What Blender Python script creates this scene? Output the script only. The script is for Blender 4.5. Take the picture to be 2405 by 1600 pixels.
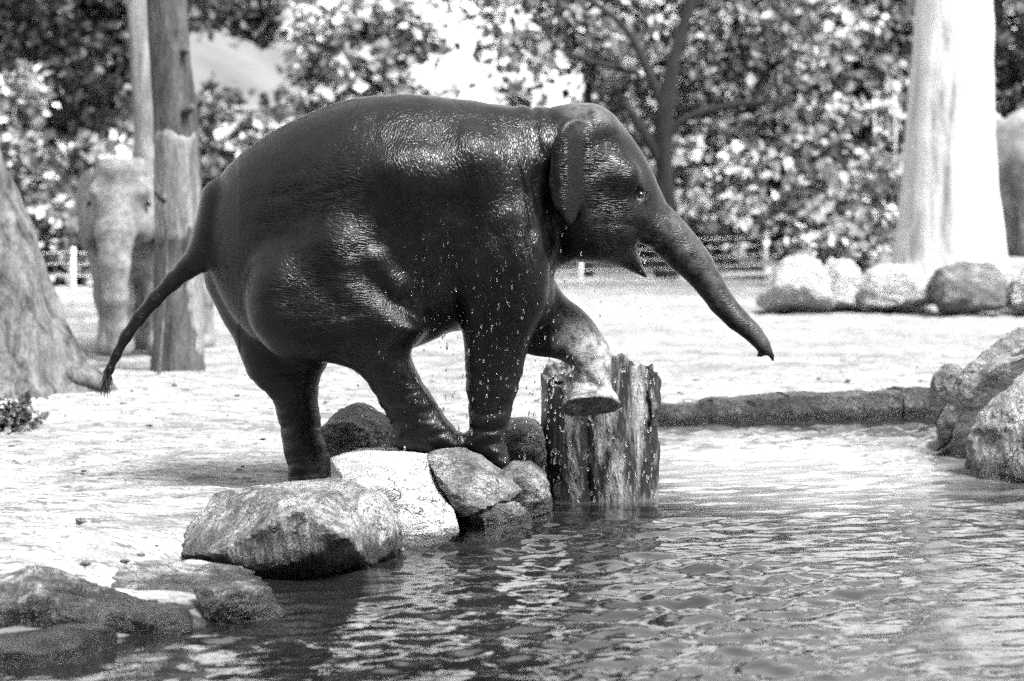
import bpy, bmesh, math, random
import numpy as np
from mathutils import Vector, Matrix, noise as mnoise

# ------------------------------------------------------------------ camera, sky, sun, exposure
SC = bpy.context.scene
for o in list(bpy.data.objects):
    bpy.data.objects.remove(o)
W_PX, H_PX, F_PX = 2405.0, 1600.0, 5612.0
CAM_Z = 1.655
TILT = math.atan((800 - 459) / F_PX)
cam_d = bpy.data.cameras.new('camera')
cam_d.sensor_width = 36.0
cam_d.lens = F_PX / W_PX * 36.0
cam_d.clip_start = 0.1
cam_d.clip_end = 3000
cam_d.dof.use_dof = True
cam_d.dof.focus_distance = 11.8
cam_d.dof.aperture_fstop = 2.1
cam = bpy.data.objects.new('camera', cam_d)
SC.collection.objects.link(cam)
cam.location = (0, 0, CAM_Z)
cam.rotation_euler = (math.pi / 2 - TILT, 0, 0)
SC.camera = cam

SUN_DIR = Vector((0.48, -0.62, 1.05)).normalized()      # towards the sun
world = bpy.data.worlds.new('World')
SC.world = world
world.use_nodes = True
wn, wl = world.node_tree.nodes, world.node_tree.links
wn.clear()
sky = wn.new('ShaderNodeTexSky')
sky.sky_type = 'NISHITA'
sky.sun_disc = False
sky.sun_elevation = math.asin(SUN_DIR.z)
sky.sun_rotation = math.atan2(SUN_DIR.x, SUN_DIR.y)
sky.air_density = 3.5
sky.dust_density = 1.0
bw = wn.new('ShaderNodeRGBToBW')
bg = wn.new('ShaderNodeBackground')
bg.inputs['Strength'].default_value = 0.125
wo = wn.new('ShaderNodeOutputWorld')
wl.new(sky.outputs[0], bw.inputs[0])
wl.new(bw.outputs[0], bg.inputs['Color'])
wl.new(bg.outputs[0], wo.inputs['Surface'])

sun_d = bpy.data.lights.new('sun', 'SUN')
sun_d.energy = 4.4
sun_d.angle = math.radians(22)
sun_d.color = (1, 1, 1)
sun = bpy.data.objects.new('sun', sun_d)
SC.collection.objects.link(sun)
sun.location = (8, -4, 20)
sun.rotation_euler = (-SUN_DIR).to_track_quat('-Z', 'Y').to_euler()

SC.view_settings.view_transform = 'Standard'
SC.view_settings.look = 'None'
SC.view_settings.exposure = 1.85
SC.view_settings.gamma = 1.0
SC.view_settings.use_curve_mapping = False
SC.cycles.use_denoising = False          # the untouched sampling grain stands for the film grain of the picture
SC.cycles.use_adaptive_sampling = True
SC.cycles.adaptive_threshold = 0.12
SC.cycles.adaptive_min_samples = 24
SC.cycles.max_bounces = 5
SC.cycles.diffuse_bounces = 2
SC.cycles.glossy_bounces = 2
SC.cycles.transparent_max_bounces = 8
SC.cycles.caustics_reflective = False
SC.cycles.caustics_refractive = False

# ------------------------------------------------------------------ helpers
rng = np.random.default_rng(7)
random.seed(7)
CT, ST = math.cos(TILT), math.sin(TILT)

def at(px, py, Y):
    """world point seen at photo pixel (px, py) at distance Y"""
    u = (px - W_PX / 2) / F_PX
    v = -(py - H_PX / 2) / F_PX
    dy = CT + v * ST
    dz = -ST + v * CT
    s = Y / dy
    return Vector((u * s, Y, CAM_Z + dz * s))

def at_arr(pts, Y):
    return np.array([[at(a, b, Y).x, at(a, b, Y).z] for a, b in pts])

def link(o, parent=None):
    SC.collection.objects.link(o)
    if parent:
        o.parent = parent
    return o

def tag(o, label=None, cat=None, group=None, kind=None):
    if label: o['label'] = label
    if cat: o['category'] = cat
    if group: o['group'] = group
    if kind: o['kind'] = kind
    return o

def empty(name, loc, label, cat, group=None):
    o = bpy.data.objects.new(name, None)
    link(o)
    o.location = loc
    o.empty_display_size = 0.1
    return tag(o, label, cat, group)

def np_mesh(name, V, F, smooth=True):
    """V (n,3), F (m,3|4)"""
    V = np.asarray(V, np.float32)
    F = np.asarray(F, np.int32)
    me = bpy.data.meshes.new(name)
    k = F.shape[1]
    me.vertices.add(len(V))
    me.vertices.foreach_set('co', V.ravel())
    me.loops.add(len(F) * k)
    me.loops.foreach_set('vertex_index', F.ravel())
    me.polygons.add(len(F))
    me.polygons.foreach_set('loop_start', np.arange(0, len(F) * k, k, dtype=np.int32))
    try:
        me.polygons.foreach_set('loop_total', np.full(len(F), k, np.int32))
    except Exception:
        pass
    me.update(calc_edges=True)
    me.polygons.foreach_set('use_smooth', np.full(len(F), smooth, bool))
    me.validate()
    return me

def obj(name, me, mat=None, parent=None, loc=None):
    o = bpy.data.objects.new(name, me)
    if mat is not None:
        me.materials.append(mat)
    link(o, parent)
    if loc is not None:
        o.location = loc
    return o

def recenter(V, c):
    return np.asarray(V) - np.asarray(c)

# numpy value noise
_perm = rng.permutation(256)
_perm = np.concatenate([_perm, _perm, _perm])
_val = rng.random(256) * 2 - 1
def vnoise(x, y, z):
    xi, yi, zi = np.floor(x).astype(int), np.floor(y).astype(int), np.floor(z).astype(int)
    fx, fy, fz = x - xi, y - yi, z - zi
    u, v, w = fx * fx * (3 - 2 * fx), fy * fy * (3 - 2 * fy), fz * fz * (3 - 2 * fz)
    def h(a, b, c):
        return _val[_perm[_perm[_perm[a & 255] + (b & 255)] + (c & 255)]]
    def lerp(a, b, t): return a + (b - a) * t
    x00 = lerp(h(xi, yi, zi), h(xi + 1, yi, zi), u)
    x10 = lerp(h(xi, yi + 1, zi), h(xi + 1, yi + 1, zi), u)
    x01 = lerp(h(xi, yi, zi + 1), h(xi + 1, yi, zi + 1), u)
    x11 = lerp(h(xi, yi + 1, zi + 1), h(xi + 1, yi + 1, zi + 1), u)
    return lerp(lerp(x00, x10, v), lerp(x01, x11, v), w)

def fbm(P, s, oct=4, seed=0.0):
    P = np.asarray(P) * s + seed * 17.31 + 100.0
    a, t = 1.0, 0.0
    for k in range(oct):
        t = t + a * vnoise(P[..., 0], P[..., 1], P[..., 2])
        P = P * 2.03 + 3.7
        a *= 0.5
    return t

def catmull(pts, n=8, closed=True):
    pts = np.asarray(pts, float)
    N = len(pts)
    out = []
    rngi = range(N) if closed else range(N - 1)
    for i in rngi:
        if closed:
            p0, p1, p2, p3 = pts[(i - 1) % N], pts[i], pts[(i + 1) % N], pts[(i + 2) % N]
        else:
            p0, p1, p2, p3 = pts[max(i - 1, 0)], pts[i], pts[i + 1], pts[min(i + 2, N - 1)]
        for k in range(n):
            t = k / n
            out.append(0.5 * ((2 * p1) + (-p0 + p2) * t + (2 * p0 - 5 * p1 + 4 * p2 - p3) * t * t + (-p0 + 3 * p1 - 3 * p2 + p3) * t ** 3))
    if not closed:
        out.append(pts[-1])
    return np.array(out)

def poly_sdf(poly, X, Z):
    """signed distance (negative inside) of 2D points to a polygon"""
    d = np.full(X.shape, 1e9)
    ins = np.zeros(X.shape, bool)
    n = len(poly)
    for i in range(n):
        ax, az = poly[i]
        bx, bz = poly[(i + 1) % n]
        ex, ez = bx - ax, bz - az
        L = ex * ex + ez * ez + 1e-12
        t = np.clip(((X - ax) * ex + (Z - az) * ez) / L, 0, 1)
        d = np.minimum(d, (X - ax - t * ex) ** 2 + (Z - az - t * ez) ** 2)
        c = ((az > Z) != (bz > Z))
        with np.errstate(divide='ignore', invalid='ignore'):
            xi = ax + (Z - az) * ex / (ez if abs(ez) > 1e-9 else 1e-9)
        ins ^= (c & (X < xi))
    d = np.sqrt(d)
    return np.where(ins, -d, d)

class Field:
    """implicit solid on a grid; parts are blended smoothly and one continuous skin is extracted"""
    def __init__(s, lo, hi, h):
        s.lo, s.h = np.array(lo, float), h
        s.n = np.ceil((np.array(hi) - s.lo) / h).astype(int) + 1
        s.F = np.full(s.n, 5.0, np.float32)
        s.x = s.lo[0] + h * np.arange(s.n[0])
        s.y = s.lo[1] + h * np.arange(s.n[1])
        s.z = s.lo[2] + h * np.arange(s.n[2])
    def sl(s, lo, hi):
        a = np.clip(np.floor((np.array(lo) - s.lo) / s.h).astype(int), 0, s.n - 1)
        b = np.clip(np.ceil((np.array(hi) - s.lo) / s.h).astype(int) + 1, 1, s.n)
        return slice(a[0], b[0]), slice(a[1], b[1]), slice(a[2], b[2])
    def blend(s, sl, g, k, mode='add'):
        f = s.F[sl]
        if mode == 'sub':
            g = -g
            hh = np.clip(0.5 - 0.5 * (g - f) / k, 0, 1)
            s.F[sl] = g + (f - g) * hh + k * hh * (1 - hh)
        else:
            hh = np.clip(0.5 + 0.5 * (g - f) / k, 0, 1)
            s.F[sl] = g + (f - g) * hh - k * hh * (1 - hh)
    def cone(s, a, b, ra, rb, k=0.04):
        a, b = np.array(a, float), np.array(b, float)
        m = max(ra, rb) + 3 * k + 2 * s.h
        sl = s.sl(np.minimum(a, b) - m, np.maximum(a, b) + m)
        X, Y, Z = s.x[sl[0]][:, None, None], s.y[sl[1]][None, :, None], s.z[sl[2]][None, None, :]
        e = b - a
        L = (e ** 2).sum() + 1e-12
        t = np.clip(((X - a[0]) * e[0] + (Y - a[1]) * e[1] + (Z - a[2]) * e[2]) / L, 0, 1)
        g = np.sqrt((X - a[0] - t * e[0]) ** 2 + (Y - a[1] - t * e[1]) ** 2 + (Z - a[2] - t * e[2]) ** 2) - (ra + (rb - ra) * t)
        s.blend(sl, g.astype(np.float32), k)
    def chain(s, pts, rad, k=0.04):
        for i in range(len(pts) - 1):
            s.cone(pts[i], pts[i + 1], rad[i], rad[i + 1], k)
    def ellipsoid(s, c, r, k=0.05, mode='add'):
        c, r = np.array(c, float), np.array(r, float)
        m = r + 3 * k + 2 * s.h
        sl = s.sl(c - m, c + m)
        X, Y, Z = s.x[sl[0]][:, None, None], s.y[sl[1]][None, :, None], s.z[sl[2]][None, None, :]
        q = np.sqrt(((X - c[0]) / r[0]) ** 2 + ((Y - c[1]) / r[1]) ** 2 + ((Z - c[2]) / r[2]) ** 2)
        s.blend(sl, ((q - 1) * r.min()).astype(np.float32), k, mode)
    def torus(s, c, R, r, k=0.015, squash=1.0):
        c = np.array(c, float)
        m = R + r + 3 * k + 2 * s.h
        sl = s.sl(c - m, c + m)
        X, Y, Z = s.x[sl[0]][:, None, None] - c[0], s.y[sl[1]][None, :, None] - c[1], s.z[sl[2]][None, None, :] - c[2]
        g = np.sqrt((np.sqrt(X * X + (Z / squash) ** 2) - R) ** 2 + Y * Y) - r
        s.blend(sl, g.astype(np.float32), k)
    def inflate(s, poly, yc, Wf, Rf, k=0.05, n=2.0, smooth=8, plane=None):
        """side outline (x,z) blown up sideways about yc; Wf, Rf: f(X,Z) -> half width, rounding depth"""
        P = catmull(poly, smooth) if smooth else np.asarray(poly)
        m = 4 * k + 0.05
        lo = (P[:, 0].min() - m, -1e3, P[:, 1].min() - m)
        hi = (P[:, 0].max() + m, 1e3, P[:, 1].max() + m)
        sl = s.sl(lo, hi)
        X, Z = np.meshgrid(s.x[sl[0]], s.z[sl[2]], indexing='ij')
        p = poly_sdf(P, X, Z)
        Wd = Wf(X, Z) if callable(Wf) else np.full(X.shape, Wf)
        R = Rf(X, Z) if callable(Rf) else np.full(X.shape, Rf)
        yy = yc(X, Z) if callable(yc) else np.full(X.shape, yc)
        a = np.maximum(p + R, 0) / R
        Y = s.y[sl[1]][None, :, None]
        b = np.abs(Y - yy[:, None, :]) / Wd[:, None, :]
        q = (a[:, None, :] ** n + b ** n) ** (1 / n)
        g = (q - 1) * np.minimum(R, Wd)[:, None, :]
        if plane is not None:
            c, nn = plane
            d = (s.x[sl[0]][:, None, None] - c[0]) * nn[0] + (Y - c[1]) * nn[1] + (s.z[sl[2]][None, None, :] - c[2]) * nn[2]
            hh = np.clip(0.5 - 0.5 * (d - g) / 0.02, 0, 1)
            g = d + (g - d) * hh + 0.02 * hh * (1 - hh)
        s.blend(sl, g.astype(np.float32), k)
    def surf_y(s, x, z, side=-1):
        i = int(round((x - s.lo[0]) / s.h)); kk = int(round((z - s.lo[2]) / s.h))
        col = s.F[i, :, kk]
        idx = np.where(col < 0)[0]
        return s.y[idx[0]] if side < 0 else s.y[idx[-1]]
    def mesh(s, smooth_it=2):
        F = s.F
        S = F < 0
        nx, ny, nz = s.n - 1
        cnt = np.zeros((nx, ny, nz), np.uint8)
        for dx in (0, 1):
            for dy in (0, 1):
                for dz in (0, 1):
                    cnt += S[dx:dx + nx, dy:dy + ny, dz:dz + nz]
        act = (cnt > 0) & (cnt < 8)
        ci = np.argwhere(act)
        idm = np.full((nx, ny, nz), -1, np.int32)
        idm[act] = np.arange(len(ci))
        acc = np.zeros((len(ci), 3)); num = np.zeros(len(ci))
        corners = [(a, b, c) for a in (0, 1) for b in (0, 1) for c in (0, 1)]
        vals = {c: F[ci[:, 0] + c[0], ci[:, 1] + c[1], ci[:, 2] + c[2]].astype(float) for c in corners}
        for c in corners:
            for ax in range(3):
                if c[ax] == 0:
                    d = list(c); d[ax] = 1; d = tuple(d)
                    f0, f1 = vals[c], vals[d]
                    m = (f0 < 0) != (f1 < 0)
                    t = np.where(m, f0 / np.where(m, f0 - f1, 1), 0)
                    p = np.tile(np.array(c, float), (len(ci), 1))
                    p[:, ax] = t
                    acc[m] += p[m]; num[m] += 1
        V = s.lo + s.h * (ci + acc / num[:, None])
        Q = []
        for ax in range(3):
            sh = [slice(1, -1)] * 3
            sh[ax] = slice(0, -1)
            s0 = S[tuple(sh)]
            sh2 = list(sh); sh2[ax] = slice(1, None)
            s1 = S[tuple(sh2)]
            e = np.argwhere(s0 != s1)
            flip = s0[s0 != s1]
            base = e.copy()
            for j in range(3):
                if j != ax: base[:, j] += 1
            u, v = [(1, 2), (2, 0), (0, 1)][ax]
            def cell(du, dv):
                b = base.copy(); b[:, u] -= du; b[:, v] -= dv
                return idm[b[:, 0], b[:, 1], b[:, 2]]
            q = np.stack([cell(1, 1), cell(0, 1), cell(0, 0), cell(1, 0)], 1)
            q[~flip] = q[~flip][:, ::-1]
            Q.append(q)
        Q = np.concatenate(Q)
        Q = Q[(Q >= 0).all(1)]
        for it in range(smooth_it):
            A = np.zeros_like(V); N = np.zeros(len(V))
            for j in range(4):
                for jj in ((j + 1) % 4, (j + 3) % 4):
                    np.add.at(A, Q[:, j], V[Q[:, jj]]); np.add.at(N, Q[:, j], 1)
            V = V + 0.5 * (A / np.maximum(N, 1)[:, None] - V)
        return V, Q

def smooth_table(xs, ws):
    """widths along an axis, eased so that no station leaves a kink in the skin"""
    o = np.argsort(xs)
    xs, ws = np.asarray(xs, float)[o], np.asarray(ws, float)[o]
    span = xs[-1] - xs[0]
    g = np.linspace(xs[0] - 0.2 * span, xs[-1] + 0.2 * span, 561)
    t = np.interp(g, xs, ws)
    k = np.hanning(81); k /= k.sum()
    t = np.convolve(np.pad(t, 40, mode='edge'), k, mode='valid')
    return g, t
def interp_x(xs, ws):
    g, t = smooth_table(xs, ws)
    return lambda X, Z: np.interp(X, g, t)
def interp_z(zs, ws):
    g, t = smooth_table(zs, ws)
    return lambda X, Z: np.interp(Z, g, t)

# ------------------------------------------------------------------ materials
class MT:
    def __init__(s, name):
        s.m = bpy.data.materials.new(name)
        s.m.use_nodes = True
        s.n, s.l = s.m.node_tree.nodes, s.m.node_tree.links
        s.p = s.n['Principled BSDF']
        s.out = s.n['Material Output']
    def new(s, t, **kw):
        n = s.n.new(t)
        for k, v in kw.items():
            if k in n.inputs: n.inputs[k].default_value = v
            else: setattr(n, k, v)
        return n
    def coord(s, kind='Object', scale=(1, 1, 1), rot=(0, 0, 0)):
        c = s.new('ShaderNodeTexCoord')
        m = s.new('ShaderNodeMapping')
        m.inputs['Scale'].default_value = scale
        m.inputs['Rotation'].default_value = rot
        s.l.new(c.outputs[kind], m.inputs[0])
        return m.outputs[0]
    def noise(s, vec, scale, detail=4, rough=0.55, dist=0.0):
        n = s.new('ShaderNodeTexNoise', Scale=scale, Detail=detail, Roughness=rough, Distortion=dist)
        s.l.new(vec, n.inputs['Vector'])
        return n.outputs[0]
    def ramp(s, f, stops):
        r = s.new('ShaderNodeValToRGB')
        e = r.color_ramp.elements
        while len(e) < len(stops): e.new(0.5)
        for i, (p, v) in enumerate(stops):
            e[i].position = p
            e[i].color = (v, v, v, 1)
        s.l.new(f, r.inputs[0])
        return r.outputs[0]
    def math(s, op, a, b=None, clamp=False):
        n = s.new('ShaderNodeMath', operation=op, use_clamp=clamp)
        for i, q in enumerate((a, b)):
            if q is None: continue
            if isinstance(q, (int, float)): n.inputs[i].default_value = q
            else: s.l.new(q, n.inputs[i])
        return n.outputs[0]
    def mix(s, f, a, b, mode='MIX'):
        n = s.new('ShaderNodeMix', data_type='RGBA', blend_type=mode)
        for idx, q in ((0, f), (6, a), (7, b)):
            if isinstance(q, (int, float)):
                n.inputs[idx].default_value = q if idx == 0 else (q, q, q, 1)
            else: s.l.new(q, n.inputs[idx])
        return n.outputs[2]
    def bump(s, h, strength, dist, normal=None):
        b = s.new('ShaderNodeBump', Strength=strength, Distance=dist)
        s.l.new(h, b.inputs['Height'])
        if normal is not None: s.l.new(normal, b.inputs['Normal'])
        return b.outputs[0]
    def set(s, color=None, rough=None, normal=None, spec=None):
        for key, q in (('Base Color', color), ('Roughness', rough), ('Specular IOR Level', spec)):
            if q is None: continue
            if isinstance(q, (int, float)):
                s.p.inputs[key].default_value = (q, q, q, 1) if key == 'Base Color' else q
            else: s.l.new(q, s.p.inputs[key])
        if normal is not None: s.l.new(normal, s.p.inputs['Normal'])
        return s.m
    def attr(s, name):
        a = s.new('ShaderNodeAttribute', attribute_name=name)
        return a.outputs['Fac']

def mat_sand():
    m = MT('sand')
    v = m.coord('Object')
    vs = m.coord('Object', (0.45, 1.0, 1.0), (0, 0, -0.12))
    big = m.noise(vs, 0.8, 5, 0.65)
    mid = m.noise(vs, 6, 6, 0.75)
    fine = m.noise(v, 45, 4, 0.8)
    speck = m.noise(m.coord('Object', (0.6, 1, 1), (0, 0, -0.1)), 11, 4, 0.85)
    c = m.ramp(big, [(0.38, 0.22), (0.60, 0.38)])
    c = m.mix(m.ramp(mid, [(0.42, 0.0), (0.56, 1.0)]), m.mix(1.0, c, 0.45, 'MULTIPLY'), c)
    c = m.mix(m.ramp(speck, [(0.40, 0.95), (0.48, 0.0)]), c, 0.05)
    c = m.mix(m.ramp(fine, [(0.38, 0.85), (0.54, 0.0)]), c, 0.08)
    # wet sand by the waterline
    geo = m.new('ShaderNodeNewGeometry')
    sep = m.new('ShaderNodeSeparateXYZ')
    m.l.new(geo.outputs['Position'], sep.inputs[0])
    wet = m.ramp(m.math('ADD', sep.outputs[2], m.math('MULTIPLY', mid, 0.06)), [(0.07, 1.0), (0.12, 0.0)])
    c = m.mix(wet, c, 0.08)
    b = m.bump(fine, 0.5, 0.012, m.bump(mid, 0.6, 0.05))
    return m.set(c, 0.9, b, 0.25)

def mat_rock(name, lo, mid, hi, wet_z=0.1, strata=(1, 1, 3), rot=(0, 0, 0), light=0.5, wet_w=0.10):
    m = MT(name)
    v = m.coord('Object')
    vs = m.coord('Object', strata, rot)
    a = m.noise(v, 3.2, 5, 0.65, 0.6)
    b = m.noise(vs, 9, 6, 0.7, 0.8)
    f = m.noise(v, 70, 4, 0.75)
    vo = m.new('ShaderNodeTexVoronoi', feature='DISTANCE_TO_EDGE', Scale=3.3)
    wv = m.new('ShaderNodeVectorMath', operation='ADD')
    nz = m.new('ShaderNodeTexNoise', Scale=4.0, Detail=4.0)
    m.l.new(v, nz.inputs['Vector'])
    m.l.new(vs, wv.inputs[0]); m.l.new(nz.outputs['Color'], wv.inputs[1])
    m.l.new(wv.outputs[0], vo.inputs['Vector'])
    crack = m.ramp(vo.outputs['Distance'], [(0.0, 1.0), (0.03, 0.0)])
    crack = m.math('MULTIPLY', crack, m.ramp(a, [(0.44, 0.0), (0.54, 1.0)]))
    mixv = m.math('ADD', m.math('MULTIPLY', a, 0.55), m.math('MULTIPLY', b, 0.45))
    c = m.ramp(mixv, [(light - 0.13, lo), (light - 0.02, mid), (light + 0.10, hi)])
    c = m.mix(m.ramp(f, [(0.38, 0.75), (0.55, 0.0)]), c, lo * 0.7)
    c = m.mix(crack, c, 0.03)
    geo = m.new('ShaderNodeNewGeometry')
    sep = m.new('ShaderNodeSeparateXYZ')
    m.l.new(geo.outputs['Position'], sep.inputs[0])
    hgt = m.math('ADD', sep.outputs[2], m.math('MULTIPLY', m.math('SUBTRACT', b, 0.5), 0.18))
    wr = m.new('ShaderNodeMapRange')
    wr.inputs['From Min'].default_value = wet_z
    wr.inputs['From Max'].default_value = wet_z + 0.05
    wr.inputs['To Min'].default_value = 1.0
    wr.inputs['To Max'].default_value = 0.0
    m.l.new(hgt, wr.inputs['Value'])
    wet = wr.outputs[0]
    c = m.mix(wet, c, m.mix(1.0, c, 0.14, 'MULTIPLY'))
    r = m.mix(wet, 0.85, 0.35)
    n1 = m.bump(b, 1.0, 0.07)
    n2 = m.bump(f, 0.6, 0.014, n1)
    n3 = m.bump(m.math('SUBTRACT', 1.0, crack), 0.8, 0.02, n2)
    return m.set(c, r, n3, 0.4)

def mat_elephant(wet=True):
    m = MT('wet_elephant_skin' if wet else 'dry_elephant_skin')
    v = m.coord('Object')
    n_big = m.noise(v, 3.0, 4, 0.6)
    n_mid = m.noise(v, 16, 5, 0.7)
    n_f = m.noise(v, 150, 3, 0.7)
    def vor(scale, st, rot, warp):
        vs = m.coord('Object', st, rot)
        nz = m.new('ShaderNodeTexNoise', Scale=5.0, Detail=3.0)
        m.l.new(v, nz.inputs['Vector'])
        sc = m.new('ShaderNodeVectorMath', operation='SCALE')
        sc.inputs['Scale'].default_value = warp
        m.l.new(nz.outputs['Color'], sc.inputs[0])
        ad = m.new('ShaderNodeVectorMath', operation='ADD')
        m.l.new(vs, ad.inputs[0]); m.l.new(sc.outputs[0], ad.inputs[1])
        t = m.new('ShaderNodeTexVoronoi', feature='DISTANCE_TO_EDGE', Scale=scale)
        m.l.new(ad.outputs[0], t.inputs['Vector'])
        return m.ramp(t.outputs['Distance'], [(0.0, 0.0), (0.16, 1.0)])
    vert = vor(70, (1.3, 1.0, 0.30), (0, 0, 0), 0.10)      # upright creases
    horz = vor(70, (0.24, 1.0, 1.4), (0, 0.25, 0), 0.10)   # level creases
    wv = m.attr('crease')
    cre = m.mix(wv, horz, vert)
    fold = m.attr('fold')
    if wet:
        dry = m.math('MULTIPLY', m.attr('dry'), m.ramp(n_mid, [(0.36, 0.25), (0.56, 1.0)]), True)  # dry dust, with sun and sky light painted into the skin colour
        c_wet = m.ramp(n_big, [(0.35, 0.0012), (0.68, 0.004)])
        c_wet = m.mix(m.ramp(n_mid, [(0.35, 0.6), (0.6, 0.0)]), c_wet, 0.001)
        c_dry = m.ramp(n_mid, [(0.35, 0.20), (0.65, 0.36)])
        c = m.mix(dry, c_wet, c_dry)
        r = m.mix(dry, m.ramp(n_mid, [(0.3, 0.26), (0.7, 0.35)]), 0.8)
        sp = 0.21
    else:
        c = m.ramp(n_big, [(0.3, 0.10), (0.7, 0.28)])
        c = m.mix(m.ramp(n_mid, [(0.35, 0.7), (0.6, 0.0)]), c, 0.05)
        r = 0.85
        sp = 0.3
    n0 = m.bump(cre, 0.34, 0.004)
    n1 = m.bump(n_mid, 0.10, 0.012, n0)
    n2 = m.bump(n_f, 0.22, 0.002, n1)
    return m.set(c, r, n2, sp)

def mat_bark(name, lo, hi, stretch=(1, 1, 0.18), scale=9, pos=(0.35, 0.65), bump=0.05, rough=0.9, dirt=None):
    m = MT(name)
    v = m.coord('Object', stretch)
    a = m.noise(v, scale, 6, 0.7, 0.4)
    f = m.noise(m.coord('Object', (1, 1, 0.4)), 60, 4, 0.7)
    c = m.ramp(a, [(pos[0], lo), (pos[1], hi)])
    c = m.mix(m.ramp(f, [(0.35, 0.5), (0.55, 0.0)]), c, lo * 0.6)
    if dirt:
        g = m.noise(m.coord('Object', (1, 1, 0.35)), dirt[0], 5, 0.6)
        c = m.mix(m.ramp(g, [(dirt[1], 1.0), (dirt[1] + 0.08, 0.0)]), c, dirt[2])
    n = m.bump(f, 0.4, 0.01, m.bump(a, 0.9, bump))
    return m.set(c, rough, n, 0.3)

def mat_leaf(name, lo, hi, spec=0.5, trans=0.3):
    m = MT(name)
    g = m.new('ShaderNodeNewGeometry')
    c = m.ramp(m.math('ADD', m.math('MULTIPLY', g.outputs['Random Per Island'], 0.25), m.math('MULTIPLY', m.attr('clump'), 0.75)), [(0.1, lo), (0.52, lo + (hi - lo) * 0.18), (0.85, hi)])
    m.set(c, 0.42, None, spec)
    tr = m.new('ShaderNodeBsdfTranslucent')
    m.l.new(c, tr.inputs['Color'])
    mx = m.new('ShaderNodeMixShader')
    mx.inputs[0].default_value = trans
    m.l.new(m.p.outputs[0], mx.inputs[1])
    m.l.new(tr.outputs[0], mx.inputs[2])
    m.l.new(mx.outputs[0], m.out.inputs['Surface'])
    return m.m

def mat_plain(name, c, rough=0.8, var=0.3, scale=12, bump=0.3, spec=0.3):
    m = MT(name)
    v = m.coord('Object')
    a = m.noise(v, scale, 5, 0.65)
    col = m.ramp(a, [(0.3, c * (1 - var)), (0.7, c * (1 + var))])
    return m.set(col, rough, m.bump(a, bump, 0.02), spec)

def mat_water():
    m = MT('pond_water')
    v = m.coord('Object', (0.55, 1.0, 1.0), (0, 0, -0.10))
    a = m.noise(v, 14, 3, 0.6)
    b = m.noise(v, 45, 2, 0.6)
    mud = m.noise(m.coord('Object'), 0.7, 3, 0.5)
    c = m.ramp(mud, [(0.35, 0.004), (0.7, 0.010)])
    # paler water round the stump: bright reflection painted into the colour
    dv = m.new('ShaderNodeVectorMath', operation='DISTANCE')
    mp = m.coord('Object', (0.55, 0.36, 1))
    m.l.new(mp, dv.inputs[0])
    dv.inputs[1].default_value = (1.5 * 0.55, 14.6 * 0.36, 0)
    dd = m.math('ADD', dv.outputs['Value'], m.math('MULTIPLY', m.math('SUBTRACT', m.noise(m.coord('Object', (0.5, 1, 1)), 1.6, 4, 0.6), 0.5), 1.1))
    c = m.mix(m.ramp(dd, [(0.25, 0.85), (0.65, 0.30), (1.0, 0.0)]), c, 0.30)
    n = m.bump(a, 0.22, 0.012, m.bump(b, 0.10, 0.004))
    m.p.inputs['IOR'].default_value = 1.5
    return m.set(c, 0.05, n, 0.5)

def mat_glass(name):
    m = MT(name)
    m.set(0.95, 0.0)
    m.p.inputs['Transmission Weight'].default_value = 1.0
    m.p.inputs['IOR'].default_value = 1.333
    return m.m

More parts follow.
